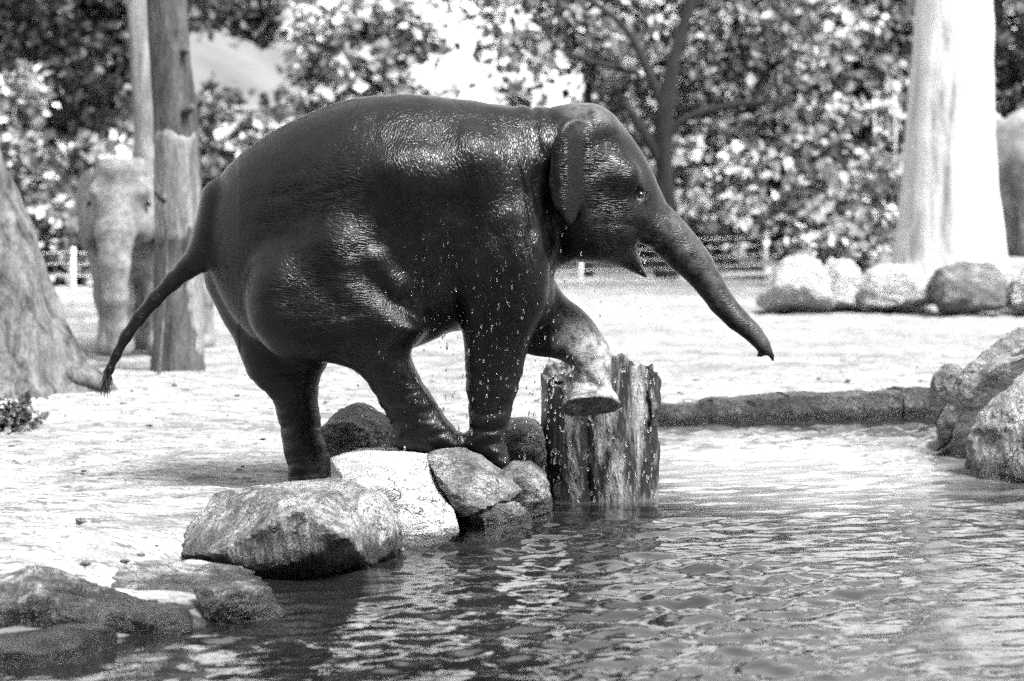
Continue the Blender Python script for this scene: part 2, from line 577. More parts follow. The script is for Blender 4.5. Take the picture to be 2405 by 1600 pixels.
M = dict(
    sand=mat_sand(),
    rock=mat_rock('grey_granite', 0.04, 0.15, 0.36, light=0.51),
    rock_streak=mat_rock('streaked_granite', 0.02, 0.15, 0.42, 0.10, (2.6, 1, 0.5), (0, 0.45, 0), light=0.51),
    rock_mid=mat_rock('mid_pale_granite', 0.05, 0.17, 0.36, 0.08, light=0.48),
    rock_slab=mat_rock('wet_fronted_granite', 0.02, 0.10, 0.34, 0.13, (2.6, 1, 0.5), (0, 0.45, 0), light=0.5),
    rock_layer=mat_rock('layered_granite', 0.05, 0.2, 0.42, 0.1, (2.4, 1, 0.6), (0, 0.6, 0), light=0.5),
    rock_pale=mat_rock('pale_granite', 0.26, 0.46, 0.58, 0.05, light=0.43),
    rock_dark=mat_rock('dark_granite', 0.04, 0.11, 0.22, 0.05),
    rock_wet=mat_rock('wet_granite', 0.012, 0.03, 0.09, 0.12),  # wet rock, and the crevice shade painted as dark rock
    boulder=mat_rock('sunny_boulder', 0.14, 0.36, 0.5, -5, light=0.45),  # pale stone of the boulder row
    boulder_dark=mat_rock('dark_boulder', 0.05, 0.14, 0.3, -5, light=0.52),
    kerb=mat_rock('kerb_stone', 0.03, 0.08, 0.22, 0.06, (3, 3, 3), light=0.54),
    skin=mat_elephant(True),
    dry_skin=mat_elephant(False),
    bark_lean=mat_bark('leaning_bark', 0.008, 0.15, (1, 1, 0.25), 8, (0.35, 0.62), 0.06),
    bark_mid=mat_bark('patched_bark', 0.012, 0.09, (1, 1, 0.2), 9, (0.35, 0.65), 0.05),
    bark_pale=mat_bark('pale_smooth_bark', 0.13, 0.42, (1, 1, 0.10), 3.6, (0.36, 0.52), 0.05, 0.85),
    bark_dark=mat_bark('dark_bark', 0.005, 0.02, (1, 1, 0.2), 9),
    wood_bare=mat_bark('bare_wood', 0.05, 0.22, (1, 1, 0.2), 8),
    stump=mat_bark('stump_wood', 0.008, 0.30, (1, 1, 0.2), 7.5, (0.47, 0.66), 0.10, 0.75),
    drift=mat_bark('drift_wood', 0.16, 0.5, (0.3, 1, 1), 8, (0.36, 0.6), 0.04, 0.85),
    drift_dark=mat_bark('wet_drift_wood', 0.012, 0.05, (0.3, 1, 1), 8),
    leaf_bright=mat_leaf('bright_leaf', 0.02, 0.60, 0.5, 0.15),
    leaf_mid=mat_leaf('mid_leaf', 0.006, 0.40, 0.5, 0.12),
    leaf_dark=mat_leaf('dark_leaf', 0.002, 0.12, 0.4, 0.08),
    post=mat_plain('pale_post', 0.55, 0.7, 0.2, 20),
    wire=mat_plain('fence_wire', 0.5, 0.5, 0.1),
    hill=mat_plain('pale_meadow', 0.085, 0.95, 0.35, 0.12),
    water=mat_water(),
    drop=mat_glass('water_drop'),
    eye=MT('eye_gloss').set(0.01, 0.05, None, 0.6),
    nail=mat_plain('toenail', 0.06, 0.5, 0.3, 30),
    hair=mat_plain('tail_hair', 0.01, 0.6, 0.2, 30),
    foam=mat_plain('foam', 0.7, 0.6, 0.1, 30),
)

# ------------------------------------------------------------------ ground, pond, hill
POND = np.array([(-6, 3.0), (-3.4, 6.4), (-1.9, 8.25), (-1.55, 8.80), (-1.27, 9.15), (-1.14, 9.6), (-1.10, 10.3), (-0.75, 10.7), (-0.45, 11.3), (-0.06, 11.75), (0.08, 12.2), (0.20, 13.2),
                 (0.48, 15.5), (0.62, 16.85), (1.0, 17.18), (3.2, 18.05), (4.6, 17.0), (5.5, 14.0), (6.5, 11), (7.5, 7), (8, 3), (5, 1.5), (0, 1.2), (-4, 1.5)])

def base_h(X, Y):
    h = np.interp(Y, [0, 8, 10, 12.5, 17, 18, 22, 28, 33, 40, 60, 200, 3000], [.1, .14, .17, .17, .18, .2, .08, .1, .15, .2, .5, 3.0, 40])
    # terrace on the right behind the boulders
    t = np.clip((Y - 31.0) / 2.0, 0, 1) * np.clip((X - 0.132 * Y) / 1.2, 0, 1)
    t = t * t * (3 - 2 * t)
    return h + t * 0.55 * np.clip((120 - Y) / 60, 0, 1)

def ground_z(x, y):
    return float(base_h(np.array([x]), np.array([y]))[0])

def build_ground():
    xs = np.concatenate([[-900, -500, -260, -140, -80, -45, -28, -18, -13], np.arange(-10, 10.01, 0.085), [13, 18, 28, 45, 80, 140, 260, 500, 900]])
    ys = np.concatenate([[-60, -25, -10, -4, 0, 2, 4], np.arange(5.5, 24, 0.07), np.arange(24, 46, 0.3), [48, 52, 58, 66, 80, 100, 140, 200, 320, 520, 900, 1500]])
    X, Y = np.meshgrid(xs, ys, indexing='ij')
    Z = base_h(X, Y)
    near = np.clip((50 - Y) / 20, 0, 1) * (np.abs(X) < 12)
    P = np.stack([X * 0.5 + Y * 0.05, Y - X * 0.12, np.zeros_like(X)], -1)
    Z = Z + near * (0.022 * fbm(P, 2.2, 3, 1) + 0.012 * fbm(P, 9, 3, 2))
    # hoof pits and clods
    P2 = np.stack([X * 0.6, Y, np.zeros_like(X)], -1)
    pit = np.clip(fbm(P2, 5.5, 2, 5) - 0.45, 0, 1)
    Z = Z - near * 0.14 * pit
    d = poly_sdf(catmull(POND, 4), X, Y)
    low = np.clip((14.5 - Y) / 2.0, 0, 1) * (d > -0.3)
    t0 = np.clip(d / 0.95, 0, 1)
    Z = Z - low * 0.135 * (1 - t0 * t0 * (3 - 2 * t0))
    t = np.clip((d + 0.22) / 0.22, 0, 1)
    t = t * t * (3 - 2 * t)
    Z = np.where(d < 0.0, -0.55 + (Z + 0.55) * t, Z)
    nx, ny = len(xs), len(ys)
    idx = np.arange(nx * ny).reshape(nx, ny)
    F = np.stack([idx[:-1, :-1], idx[1:, :-1], idx[1:, 1:], idx[:-1, 1:]], -1).reshape(-1, 4)
    V = np.stack([X, Y, Z], -1).reshape(-1, 3)
    o = obj('ground', np_mesh('ground', V, F), M['sand'])
    tag(o, 'pale trampled sand of the enclosure', None, None, 'structure')
build_ground()

def build_water():
    xs = np.concatenate([np.arange(-4.5, 5.2, 0.028), np.arange(5.2, 8.6, 0.2)])
    ys = np.concatenate([np.arange(1.2, 6.5, 0.25), np.arange(6.5, 18.4, 0.026)])
    X, Y = np.meshgrid(xs, ys, indexing='ij')
    r = np.random.default_rng(3)
    Z = np.zeros_like(X)
    wob = 0.5 * fbm(np.stack([X, Y, 0 * X], -1), 0.9, 2, 3)
    for i in range(64):
        lam = 0.075 * (7.0 ** r.random())
        ang = math.radians(r.normal(114, 30))
        k = 2 * math.pi / lam
        ph = r.random() * 6.28
        amp = 0.0042 * lam ** 0.75
        Z += amp * np.sin(k * (X * math.cos(ang) + Y * math.sin(ang)) + ph + 2.2 * wob * (0.4 + r.random()))
    # splash rings from the stump and the rocks
    for (cx, cy, a0) in ((0.55, 12.6, 0.0035), (0.2, 11.4, 0.004), (-0.2, 10.2, 0.003)):
        R = np.sqrt((X - cx) ** 2 + (Y - cy) ** 2)
        Z += a0 * np.sin(R * 2 * math.pi / 0.16) * np.exp(-R / 0.9)
    gust = 0.30 + 1.15 * np.clip(fbm(np.stack([X * 0.8 - 0.3 * Y, Y, 0 * X], -1), 0.8, 3, 9) * 1.3 + 0.4, 0, 1.2)
    calm = 1 - 0.0 * np.exp(-(((X - 1.3) / 1.3) ** 2 + ((Y - 14.2) / 2.4) ** 2))
    Z = Z * (0.62 + 0.16 * np.clip((13 - Y) / 3, 0, 1)) * gust * calm
    nx, ny = len(xs), len(ys)
    idx = np.arange(nx * ny).reshape(nx, ny)
    F = np.stack([idx[:-1, :-1], idx[1:, :-1], idx[1:, 1:], idx[:-1, 1:]], -1).reshape(-1, 4)
    V = np.stack([X, Y, Z], -1).reshape(-1, 3)
    o = obj('water', np_mesh('water', V, F), M['water'])
    tag(o, 'rippled murky pond water in the foreground', None, None, 'structure')
build_water()

def build_hill():
    xs = np.linspace(-160, 160, 60)
    ys = np.linspace(95, 260, 40)
    X, Y = np.meshgrid(xs, ys, indexing='ij')
    t = np.clip((Y - 95) / 110, 0, 1)
    prof = 19 * np.exp(-((X + 30) / 21) ** 2) + 2
    Z = -1.0 + prof * np.sin(t * math.pi * 0.75) + 0.8 * fbm(np.stack([X, Y, 0 * X], -1), 0.05, 3, 4)
    nx, ny = len(xs), len(ys)
    idx = np.arange(nx * ny).reshape(nx, ny)
    F = np.stack([idx[:-1, :-1], idx[1:, :-1], idx[1:, 1:], idx[:-1, 1:]], -1).reshape(-1, 4)
    o = obj('hill', np_mesh('hill', np.stack([X, Y, Z], -1).reshape(-1, 3), F), M['hill'])
    tag(o, 'pale meadow hill behind the trees', None, None, 'structure')
build_hill()

# ------------------------------------------------------------------ trees and shrubs
def tube(path, rad, seg=16, bump=0.0, bs=4.0, seed=0, flare=None, cap=True, ecc=1.0):
    path = np.asarray(path, float); rad = np.asarray(rad, float)
    n = len(path)
    T = np.gradient(path, axis=0)
    T /= np.linalg.norm(T, axis=1)[:, None] + 1e-9
    up = np.array([0.13, -1.0, 0.21]); up /= np.linalg.norm(up)
    A = np.cross(T, up); A /= np.linalg.norm(A, axis=1)[:, None] + 1e-9
    B = np.cross(T, A)
    th = np.linspace(0, 2 * math.pi, seg, endpoint=False)
    R = np.repeat(rad[:, None], seg, 1)
    if flare is not None:
        for (n_l, amt, upto, ph) in flare:
            w = np.clip(1 - np.linspace(0, 1, n) / upto, 0, 1)[:, None] ** 2
            R = R * (1 + amt * w * (0.5 + 0.5 * np.cos(n_l * th + ph)[None, :]))
    V = path[:, None, :] + A[:, None, :] * (R * np.cos(th))[:, :, None] + B[:, None, :] * (R * np.sin(th) * ecc)[:, :, None]
    if bump:
        Nn = V - path[:, None, :]
        Nn /= np.linalg.norm(Nn, axis=2)[:, :, None] + 1e-9
        Q = V * np.array([bs, bs, bs * 0.35])
        V = V + Nn * (bump * fbm(Q, 1.0, 4, seed))[:, :, None]
    V = V.reshape(-1, 3)
    idx = np.arange(n * seg).reshape(n, seg)
    nxt = np.roll(idx, -1, 1)
    F = np.stack([idx[:-1], nxt[:-1], nxt[1:], idx[1:]], -1).reshape(-1, 4)
    if cap:
        V = np.vstack([V, path[0], path[-1]])
        c0, c1 = len(V) - 2, len(V) - 1
        f0 = np.stack([nxt[0], idx[0], np.full(seg, c0), np.full(seg, c0)], -1)
        f1 = np.stack([idx[-1], nxt[-1], np.full(seg, c1), np.full(seg, c1)], -1)
        F = np.vstack([F, f0, f1])
    return V, F

def merge(parts):
    Vs, Fs, o = [], [], 0
    for V, F in parts:
        Vs.append(V); Fs.append(F + o); o += len(V)
    return np.vstack(Vs), np.vstack(Fs)

def quads_mesh(name, V, F, smooth=True):
    """np_mesh for quads that may hold degenerate (triangle) faces"""
    tri = F[:, 2] == F[:, 3]
    if not tri.any():
        return np_mesh(name, V, F, smooth)
    me = bpy.data.meshes.new(name)
    me.from_pydata([tuple(v) for v in V.tolist()], [], [tuple(f[:3]) if t else tuple(f) for f, t in zip(F.tolist(), tri)])
    me.polygons.foreach_set('use_smooth', np.full(len(me.polygons), smooth, bool))
    me.update()
    return me

def leaves(blobs, n, size, r, up=0.35, spread=0.34, clump=26):
    """n leaf blades in clumps through a set of ellipsoids (cx,cy,cz,rx,ry,rz)"""
    blobs = np.asarray(blobs, float)
    vol = (blobs[:, 3] * blobs[:, 4] * blobs[:, 5]) ** 0.8
    nc = max(1, n // clump)
    bi = r.choice(len(blobs), nc, p=vol / vol.sum())
    d = r.normal(size=(nc, 3)); d /= np.linalg.norm(d, axis=1)[:, None]
    rad = r.random(nc) ** 0.42
    C = blobs[bi, :3] + d * blobs[bi, 3:] * rad[:, None]
    ci = np.repeat(np.arange(nc), clump)
    N = len(ci)
    P = C[ci] + r.normal(size=(N, 3)) * spread * np.array([1, 1, 0.7])
    Nn = d[ci] * 0.7 + r.normal(size=(N, 3)) * 0.75 + np.array([0, -0.15, up])
    Nn /= np.linalg.norm(Nn, axis=1)[:, None]
    t = r.normal(size=(N, 3)) + np.array([0, 0, -0.4])
    t -= (t * Nn).sum(1)[:, None] * Nn
    t /= np.linalg.norm(t, axis=1)[:, None]
    b = np.cross(Nn, t)
    L = size * (0.45 + 1.1 * r.random(N) ** 1.5)[:, None]
    Wd = L * 0.36
    V = np.stack([P, P + t * L * 0.45 + b * Wd + Nn * L * 0.12, P + t * L, P + t * L * 0.45 - b * Wd + Nn * L * 0.12], 1).reshape(-1, 3)
    i = np.arange(N)[:, None] * 4
    F = np.vstack([i + np.array([0, 1, 2]), i + np.array([0, 2, 3])])
    global CLUMP
    CLUMP = np.repeat(r.random(nc)[ci], 4)
    return V, F

CLUMP = None
def leaf_mesh(name, V, F):
    me = np_mesh(name, V, F, False)
    a = me.attributes.new('clump', 'FLOAT', 'POINT')
    a.data.foreach_set('value', CLUMP.astype(np.float32))
    return me

def crown(parent, blobs, n, size, mat, seed, **kw):
    r = np.random.default_rng(seed)
    V, F = leaves(blobs, int(n * 1.5), size * 1.05, r, **kw)
    V = recenter(V, parent.location)
    return obj('crown', leaf_mesh('crown', V, F), mat, parent)

def limb_paths(base, tips, r0, r1, seed, sag=0.0):
    r = np.random.default_rng(seed)
    parts = []
    for tp in tips:
        b, t = np.array(base, float), np.array(tp, float)
        s = np.linspace(0, 1, 9)[:, None]
        mid = r.normal(size=3) * np.linalg.norm(t - b) * 0.08
        path = b + (t - b) * s + mid * np.sin(s * math.pi) + np.array([0, 0, sag]) * np.sin(s * math.pi)
        parts.append(tube(path, np.linspace(r0, r1, 9), 7))
    return parts

def tree(name, label, cat, base, trunk, limbs, bark, crowns, leafmat, nleaf, lsize, seed, group=None, seg=18, bump=0.03, flare=None, **kw):
    """trunk: (path, radii); limbs: [(path, r0, r1)]; crowns: ellipsoids"""
    e = empty(name, base, label, cat, group)
    path = catmull(trunk[0], 8, False)
    rad = np.interp(np.linspace(0, 1, len(path)), np.linspace(0, 1, len(trunk[1])), trunk[1])
    V, F = tube(path, rad, seg, bump, 5.0, seed, flare)
    tr = obj('trunk', quads_mesh('trunk', recenter(V, base), F), bark, e)
    for lp, r0, r1 in limbs:
        p = catmull(lp, 7, False)
        V, F = tube(p, np.linspace(r0, r1, len(p)), 10, bump * 0.3, 8, seed + 3)
        obj('limb', quads_mesh('limb', recenter(V, base), F), bark, tr)
    if nleaf:
        crown(e, crowns, nleaf, lsize, leafmat, seed, **kw)
    return e

def A3(px, py, Y): return tuple(at(px, py, Y))

# leaning tree at the left edge
b = at(-40, 900, 18.0); gz = ground_z(b.x, 18.0)
base = (b.x, 18.0, gz - 0.1)
tree('tree', 'thick leaning tree with flared roots, cut off by the left edge of the picture', 'tree', base,
     ([A3(35, 985, 18), A3(28, 880, 18), A3(22, 816, 18), A3(-4, 715, 18), A3(-26, 620, 18), A3(-68, 510, 18.05), A3(-110, 388, 18.1), A3(-165, 200, 18.2), A3(-240, -60, 18.5), A3(-340, -400, 19)],
      [0.55, 0.50, 0.46, 0.41, 0.385, 0.365, 0.35, 0.33, 0.3, 0.22]),
     [([A3(90, 840, 17.9), A3(150, 868, 17.85), A3(200, 890, 17.8), A3(262, 915, 17.8)], 0.16, 0.03),
      ([(b.x - 0.9, 18.5, gz + 3.1), (b.x - 0.2, 19.6, gz + 4.2), (b.x + 0.3, 20.5, gz + 4.6)], 0.14, 0.05),
      ([(b.x - 1.2, 18.8, gz + 4.2), (b.x - 1.8, 20.2, gz + 5.4), (b.x - 2.2, 21, gz + 6.2)], 0.14, 0.05)],
     M['bark_lean'],
     [(b.x + 0.1, 21.5, gz + 4.6, 1.8, 1.5, 0.9), (b.x - 1.6, 20.5, gz + 6.2, 2.2, 2.0, 1.3)], M['leaf_dark'], 4200, 0.12, 11,
     flare=[(5, 0.55, 0.3, 1.0), (3, 0.3, 0.25, 0.4)], seg=28, bump=0.05)

# patched tree in front of the grey elephant
b = at(418, 872, 21.0); gz = ground_z(b.x, 21.0)
base = (b.x, 21.0, gz - 0.05)
def tp(px, py): 
    q = at(px, py, 21.0); return (q.x, 21.0, q.z)
patched = tree('tree', 'straight patched tree trunk standing before the pale grey elephant', 'tree', base,
     ([(b.x, 21, gz - 0.2), tp(418, 800), tp(418, 640), tp(417, 460), tp(412, 300), tp(404, 150), tp(394, 0), tp(385, -200), tp(378, -420)],
      [0.245, 0.215, 0.20, 0.19, 0.185, 0.18, 0.175, 0.165, 0.13]),
     [([tp(415, 130), (at(440, 118, 20.8).x, 20.8, at(440, 118, 20.8).z)], 0.05, 0.03),
      ([tp(412, 285), (at(452, 250, 20.75).x, 20.75, at(452, 250, 20.75).z)], 0.055, 0.028),
      ([tp(385, -180), (b.x - 0.9, 21.6, gz + 5.0), (b.x - 1.5, 22, gz + 5.8)], 0.1, 0.04),
      ([tp(380, -260), (b.x + 0.7, 21.9, gz + 5.4), (b.x + 1.3, 22.4, gz + 6.2)], 0.1, 0.04)],
     M['bark_mid'],
     [(b.x - 0.6, 22, gz + 6.2, 1.9, 1.7, 1.2), (b.x + 0.9, 22.4, gz + 6.6, 1.7, 1.6, 1.1)], M['leaf_dark'], 3000, 0.12, 12,
     flare=[(4, 0.25, 0.15, 0.3)], seg=22, bump=0.02)
# debarked patch: the outer bark is gone and the pale wood shows
def bark_patch(parent, base, py0, py1, a0, a1, mat, name, seed):
    rr = np.random.default_rng(seed)
    rows, cols = 34, 22
    V = []
    for i in range(rows):
        t = i / (rows - 1)
        py = py0 + (py1 - py0) * t
        c = at(np.interp(py, [0, 150, 300, 460, 640, 800], [394, 404, 412, 417, 418, 418]), py, 21.0)
        rad = np.interp(py, [0, 150, 300, 460, 640, 800], [.175, .18, .185, .19, .2, .215]) + 0.018
        for j in range(cols):
            u = j / (cols - 1)
            w0 = a0 + 30 * mnoise.noise((t * 3, seed, 0)) + 16 * mnoise.noise((t * 11, seed, 3))
            w1 = a1 + 30 * mnoise.noise((t * 3, seed, 7)) + 16 * mnoise.noise((t * 11, seed, 9))
            an = math.radians(w0 + (w1 - w0) * u)
            edge = min(u, 1 - u, t * 1.5, (1 - t) * 1.5) * 10
            rd = rad - 0.03 * max(0, 1 - edge) + 0.004 * math.sin(u * 30 + t * 4)
            V.append((c.x + rd * math.cos(an), 21.0 + rd * math.sin(an), c.z + (0.12 * mnoise.noise((u * 2.2, t, seed + 5)) + 0.02 * mnoise.noise((u * 17, t, seed + 5))) * (abs(t - 0.5) * 2) ** 2))
    idx = np.arange(rows * cols).reshape(rows, cols)
    F = np.stack([idx[:-1, :-1], idx[:-1, 1:], idx[1:, 1:], idx[1:, :-1]], -1).reshape(-1, 4)
    return obj(name, np_mesh(name, recenter(V, base), F), mat, parent)
bark_patch(patched, base, 305, 570, -185, 10, M['wood_bare'], 'bare_wood_patch', 1)
bark_patch(patched, base, 540, 860, -50, 20, M['wood_bare'], 'bare_wood_patch', 4)

# slim trunk close behind the patched tree
b = at(340, 800, 27.5); gz = ground_z(b.x, 27.5)
base = (b.x, 27.5, gz - 0.05)
def tp(px, py, Y=27.5):
    q = at(px, py, Y); return (q.x, Y, q.z)
tree('tree', 'slim grey trunk close behind the left side of the patched tree', 'tree', base,
     ([(b.x, 27.5, gz - 0.2), tp(342, 600), tp(344, 400), tp(340, 250), tp(330, 100), tp(318, -80), tp(310, -300)],
      [0.17, 0.15, 0.14, 0.13, 0.12, 0.10, 0.07]),
     [([tp(322, -60), (b.x - 0.8, 28, gz + 5.6), (b.x - 1.3, 28.2, gz + 6.4)], 0.07, 0.03)],
     M['wood_bare'],
     [(b.x - 0.6, 28, gz + 6.6, 1.4, 1.2, 0.9), (b.x + 0.5, 28, gz + 6.2, 1.2, 1.0, 0.8)], M['leaf_dark'], 1500, 0.13, 16, seg=16, bump=0.02)

# big pale trunk at the right
b = at(2228, 640, 33.0); gz = ground_z(b.x, 33.0)
base = (b.x, 33.0, gz - 0.1)
def tp(px, py, Y=33.0):
    q = at(px, py, Y); return (q.x, Y, q.z)
tree('tree', 'massive pale smooth tree trunk rising behind the boulders', 'tree', base,
     ([(b.x, 33, gz - 0.3), tp(2229, 600), tp(2230, 450), tp(2232, 300), tp(2236, 150), tp(2239, 0), tp(2242, -220), tp(2246, -500)],
      [0.80, 0.70, 0.63, 0.585, 0.55, 0.515, 0.47, 0.40]),
     [([tp(2243, -300), (b.x - 1.4, 33.5, gz + 7.2), (b.x - 2.6, 34, gz + 8.4)], 0.25, 0.08),
      ([tp(2245, -380), (b.x + 1.2, 34, gz + 8), (b.x + 2.2, 34.5, gz + 9)], 0.25, 0.08)],
     M['bark_pale'],
     [(b.x - 1.5, 34, gz + 9, 2.6, 2.2, 1.6), (b.x + 1.8, 34.5, gz + 9.6, 2.4, 2.2, 1.5)], M['leaf_mid'], 3500, 0.16, 13,
     flare=[(2, 0.14, 1.0, 1.6), (5, 0.12, 0.4, 0.6)], seg=40, bump=0.03)

# dark forked tree behind the elephant's head
b = at(1565, 600, 41.0); gz = ground_z(b.x, 41.0)
base = (b.x, 41.0, gz - 0.05)
def tp(px, py, Y=41.0):
    q = at(px, py, Y); return (q.x, Y, q.z)
tree('tree', 'dark forked tree with arching branches behind the head of the wet elephant', 'tree', base,
     ([(b.x, 41.0, gz - 0.2), tp(1562, 430), tp(1558, 330), tp(1568, 220), tp(1600, 90), tp(1640, -60), tp(1680, -200)],
      [0.22, 0.17, 0.15, 0.13, 0.11, 0.09, 0.06]),
     [([tp(1560, 330), tp(1600, 285), tp(1680, 255), tp(1780, 240), tp(1850, 242)], 0.09, 0.03),
      ([tp(1560, 260), tp(1520, 160), tp(1470, 70), tp(1400, 10), tp(1330, -30)], 0.09, 0.03),
      ([tp(1500, 170, 40.9), tp(1400, 148, 40.8), tp(1320, 118, 40.7), tp(1270, 60, 40.7), tp(1235, 10, 40.7)], 0.06, 0.025),
      ([tp(1556, 380), tp(1500, 290), tp(1440, 200, 41.2)], 0.12, 0.05)],
     M['bark_dark'],
     [tuple(at(1480, 110, 42.8)) + (1.3, 0.9, 0.9), tuple(at(1660, 130, 43)) + (1.5, 0.9, 1.1), tuple(at(1800, 60, 43)) + (1.6, 0.9, 0.9),
      tuple(at(1420, -40, 42.6)) + (1.5, 0.9, 0.6), tuple(at(1190, -40, 42.6)) + (1.3, 0.8, 0.5), tuple(at(1190, 60, 43)) + (1.1, 0.4, 0.35),  tuple(at(1660, -160, 42.8)) + (2.2, 1.2, 0.9)],
     M['leaf_mid'], 6400, 0.17, 14, bump=0.04)

# background trees and shrubs: (px, py, depth, rx, ry, rz, leaf material, count, leaf size, label)
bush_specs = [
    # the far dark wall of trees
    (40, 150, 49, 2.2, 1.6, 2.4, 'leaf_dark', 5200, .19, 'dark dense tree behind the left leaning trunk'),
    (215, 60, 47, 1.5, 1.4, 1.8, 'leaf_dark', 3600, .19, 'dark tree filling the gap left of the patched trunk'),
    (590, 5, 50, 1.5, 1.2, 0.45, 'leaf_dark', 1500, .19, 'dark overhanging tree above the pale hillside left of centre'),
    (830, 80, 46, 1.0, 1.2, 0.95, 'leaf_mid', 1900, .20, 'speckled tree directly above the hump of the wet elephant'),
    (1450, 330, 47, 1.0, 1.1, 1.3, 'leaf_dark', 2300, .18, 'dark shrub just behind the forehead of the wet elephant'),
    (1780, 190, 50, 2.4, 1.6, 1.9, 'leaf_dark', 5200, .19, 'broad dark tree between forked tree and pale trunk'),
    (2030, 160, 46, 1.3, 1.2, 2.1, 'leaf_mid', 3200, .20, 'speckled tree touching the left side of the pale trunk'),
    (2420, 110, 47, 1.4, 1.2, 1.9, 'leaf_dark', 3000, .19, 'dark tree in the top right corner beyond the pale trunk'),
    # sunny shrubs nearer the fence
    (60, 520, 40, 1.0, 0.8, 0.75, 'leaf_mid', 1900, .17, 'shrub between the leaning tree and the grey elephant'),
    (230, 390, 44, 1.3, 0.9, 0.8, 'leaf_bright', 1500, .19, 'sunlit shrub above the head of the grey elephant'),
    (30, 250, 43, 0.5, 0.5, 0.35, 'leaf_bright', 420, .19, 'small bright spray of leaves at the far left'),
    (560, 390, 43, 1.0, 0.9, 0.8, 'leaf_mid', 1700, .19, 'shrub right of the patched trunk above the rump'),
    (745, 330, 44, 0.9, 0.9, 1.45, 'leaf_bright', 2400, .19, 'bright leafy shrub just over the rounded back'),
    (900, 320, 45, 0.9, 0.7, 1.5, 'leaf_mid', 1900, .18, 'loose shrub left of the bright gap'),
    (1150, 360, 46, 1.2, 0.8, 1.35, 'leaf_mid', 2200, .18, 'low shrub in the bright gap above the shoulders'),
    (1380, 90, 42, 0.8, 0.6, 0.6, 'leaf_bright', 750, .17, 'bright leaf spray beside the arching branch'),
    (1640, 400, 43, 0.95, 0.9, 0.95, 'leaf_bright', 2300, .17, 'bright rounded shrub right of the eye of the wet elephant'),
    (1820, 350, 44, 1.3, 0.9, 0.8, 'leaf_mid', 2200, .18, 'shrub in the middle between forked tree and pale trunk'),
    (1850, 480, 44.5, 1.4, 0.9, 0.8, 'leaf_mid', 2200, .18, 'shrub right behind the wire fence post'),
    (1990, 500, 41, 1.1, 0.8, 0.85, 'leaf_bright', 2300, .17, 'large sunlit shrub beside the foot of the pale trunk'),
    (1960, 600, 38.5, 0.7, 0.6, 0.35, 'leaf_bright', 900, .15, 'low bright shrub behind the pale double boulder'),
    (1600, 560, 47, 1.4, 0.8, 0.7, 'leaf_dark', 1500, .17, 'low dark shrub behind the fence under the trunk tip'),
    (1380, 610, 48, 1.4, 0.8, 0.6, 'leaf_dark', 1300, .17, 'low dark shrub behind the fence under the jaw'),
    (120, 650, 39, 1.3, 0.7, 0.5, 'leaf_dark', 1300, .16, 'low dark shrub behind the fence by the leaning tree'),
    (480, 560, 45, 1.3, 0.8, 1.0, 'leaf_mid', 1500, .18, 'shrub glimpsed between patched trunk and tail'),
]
for i, (px, py, Y, rx, ry, rz, lm, n, ls, lab) in enumerate(bush_specs):
    c = at(px, py, Y)
    gz = ground_z(c.x, Y)
    r = np.random.default_rng(100 + i)
    tall = c.z - rz > gz + 0.9
    e = empty('tree' if tall else 'shrub', (c.x, Y, gz - 0.05), lab, 'tree' if tall else 'shrub', 'trees and shrubs behind the fence')
    blobs = [(c.x, Y, c.z, rx, ry, rz)]
    for k in range(6):
        blobs.append((c.x + r.normal() * rx * 0.6, Y + r.normal() * ry * 0.4, c.z + r.normal() * rz * 0.55, rx * 0.5, ry * 0.5, rz * 0.5))
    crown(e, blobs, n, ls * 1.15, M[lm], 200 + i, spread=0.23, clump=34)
    if tall:
        off = 2.2 if px == 590 else 0.0
        path = np.array([(c.x + off, Y, gz - 0.2), (c.x + off * 0.95 + 0.1 * r.normal(), Y, gz * 0.4 + c.z * 0.6), (c.x, Y, c.z)])
        V, F = tube(catmull(path, 6, False), np.linspace(0.13, 0.05, 13), 8, 0.01, 6, i)
        obj('trunk', quads_mesh('trunk', recenter(V, e.location), F), M['bark_dark'], e)
    for k in range(5):
        st = np.array([c.x + 0.08 * r.normal(), Y + 0.08 * r.normal(), (c.z - rz * 0.5) if tall else gz - 0.1])
        en = np.array([c.x + r.normal() * rx * 0.55, Y + r.normal() * ry * 0.4, c.z + r.random() * rz * 0.6])
        s = np.linspace(0, 1, 6)[:, None]
        V, F = tube(st + (en - st) * s + np.array([0, 0, 0.15]) * np.sin(s * 3.14), np.linspace(0.04, 0.012, 6), 6)
        obj('stem', quads_mesh('stem', recenter(V, e.location), F), M['bark_dark'], e)

def build_wood():  # leaf wall added out of view to block fill light on the elephant
    r = np.random.default_rng(99)
    blobs = [(x + r.normal(), -7.5 + 0.4 * r.normal(), 7.5 + r.normal() * 0.6, 2.8, 2.2, 8.2) for x in np.arange(-30, 31, 2.6)]
    V, F = leaves(blobs, 26000, 0.8, r, spread=0.9)
    o = obj('woodland', leaf_mesh('woodland', V, F), M['leaf_dark'])
    tag(o, 'dense dark wood closing off the near side of the enclosure', 'woodland', None, 'stuff')
build_wood()

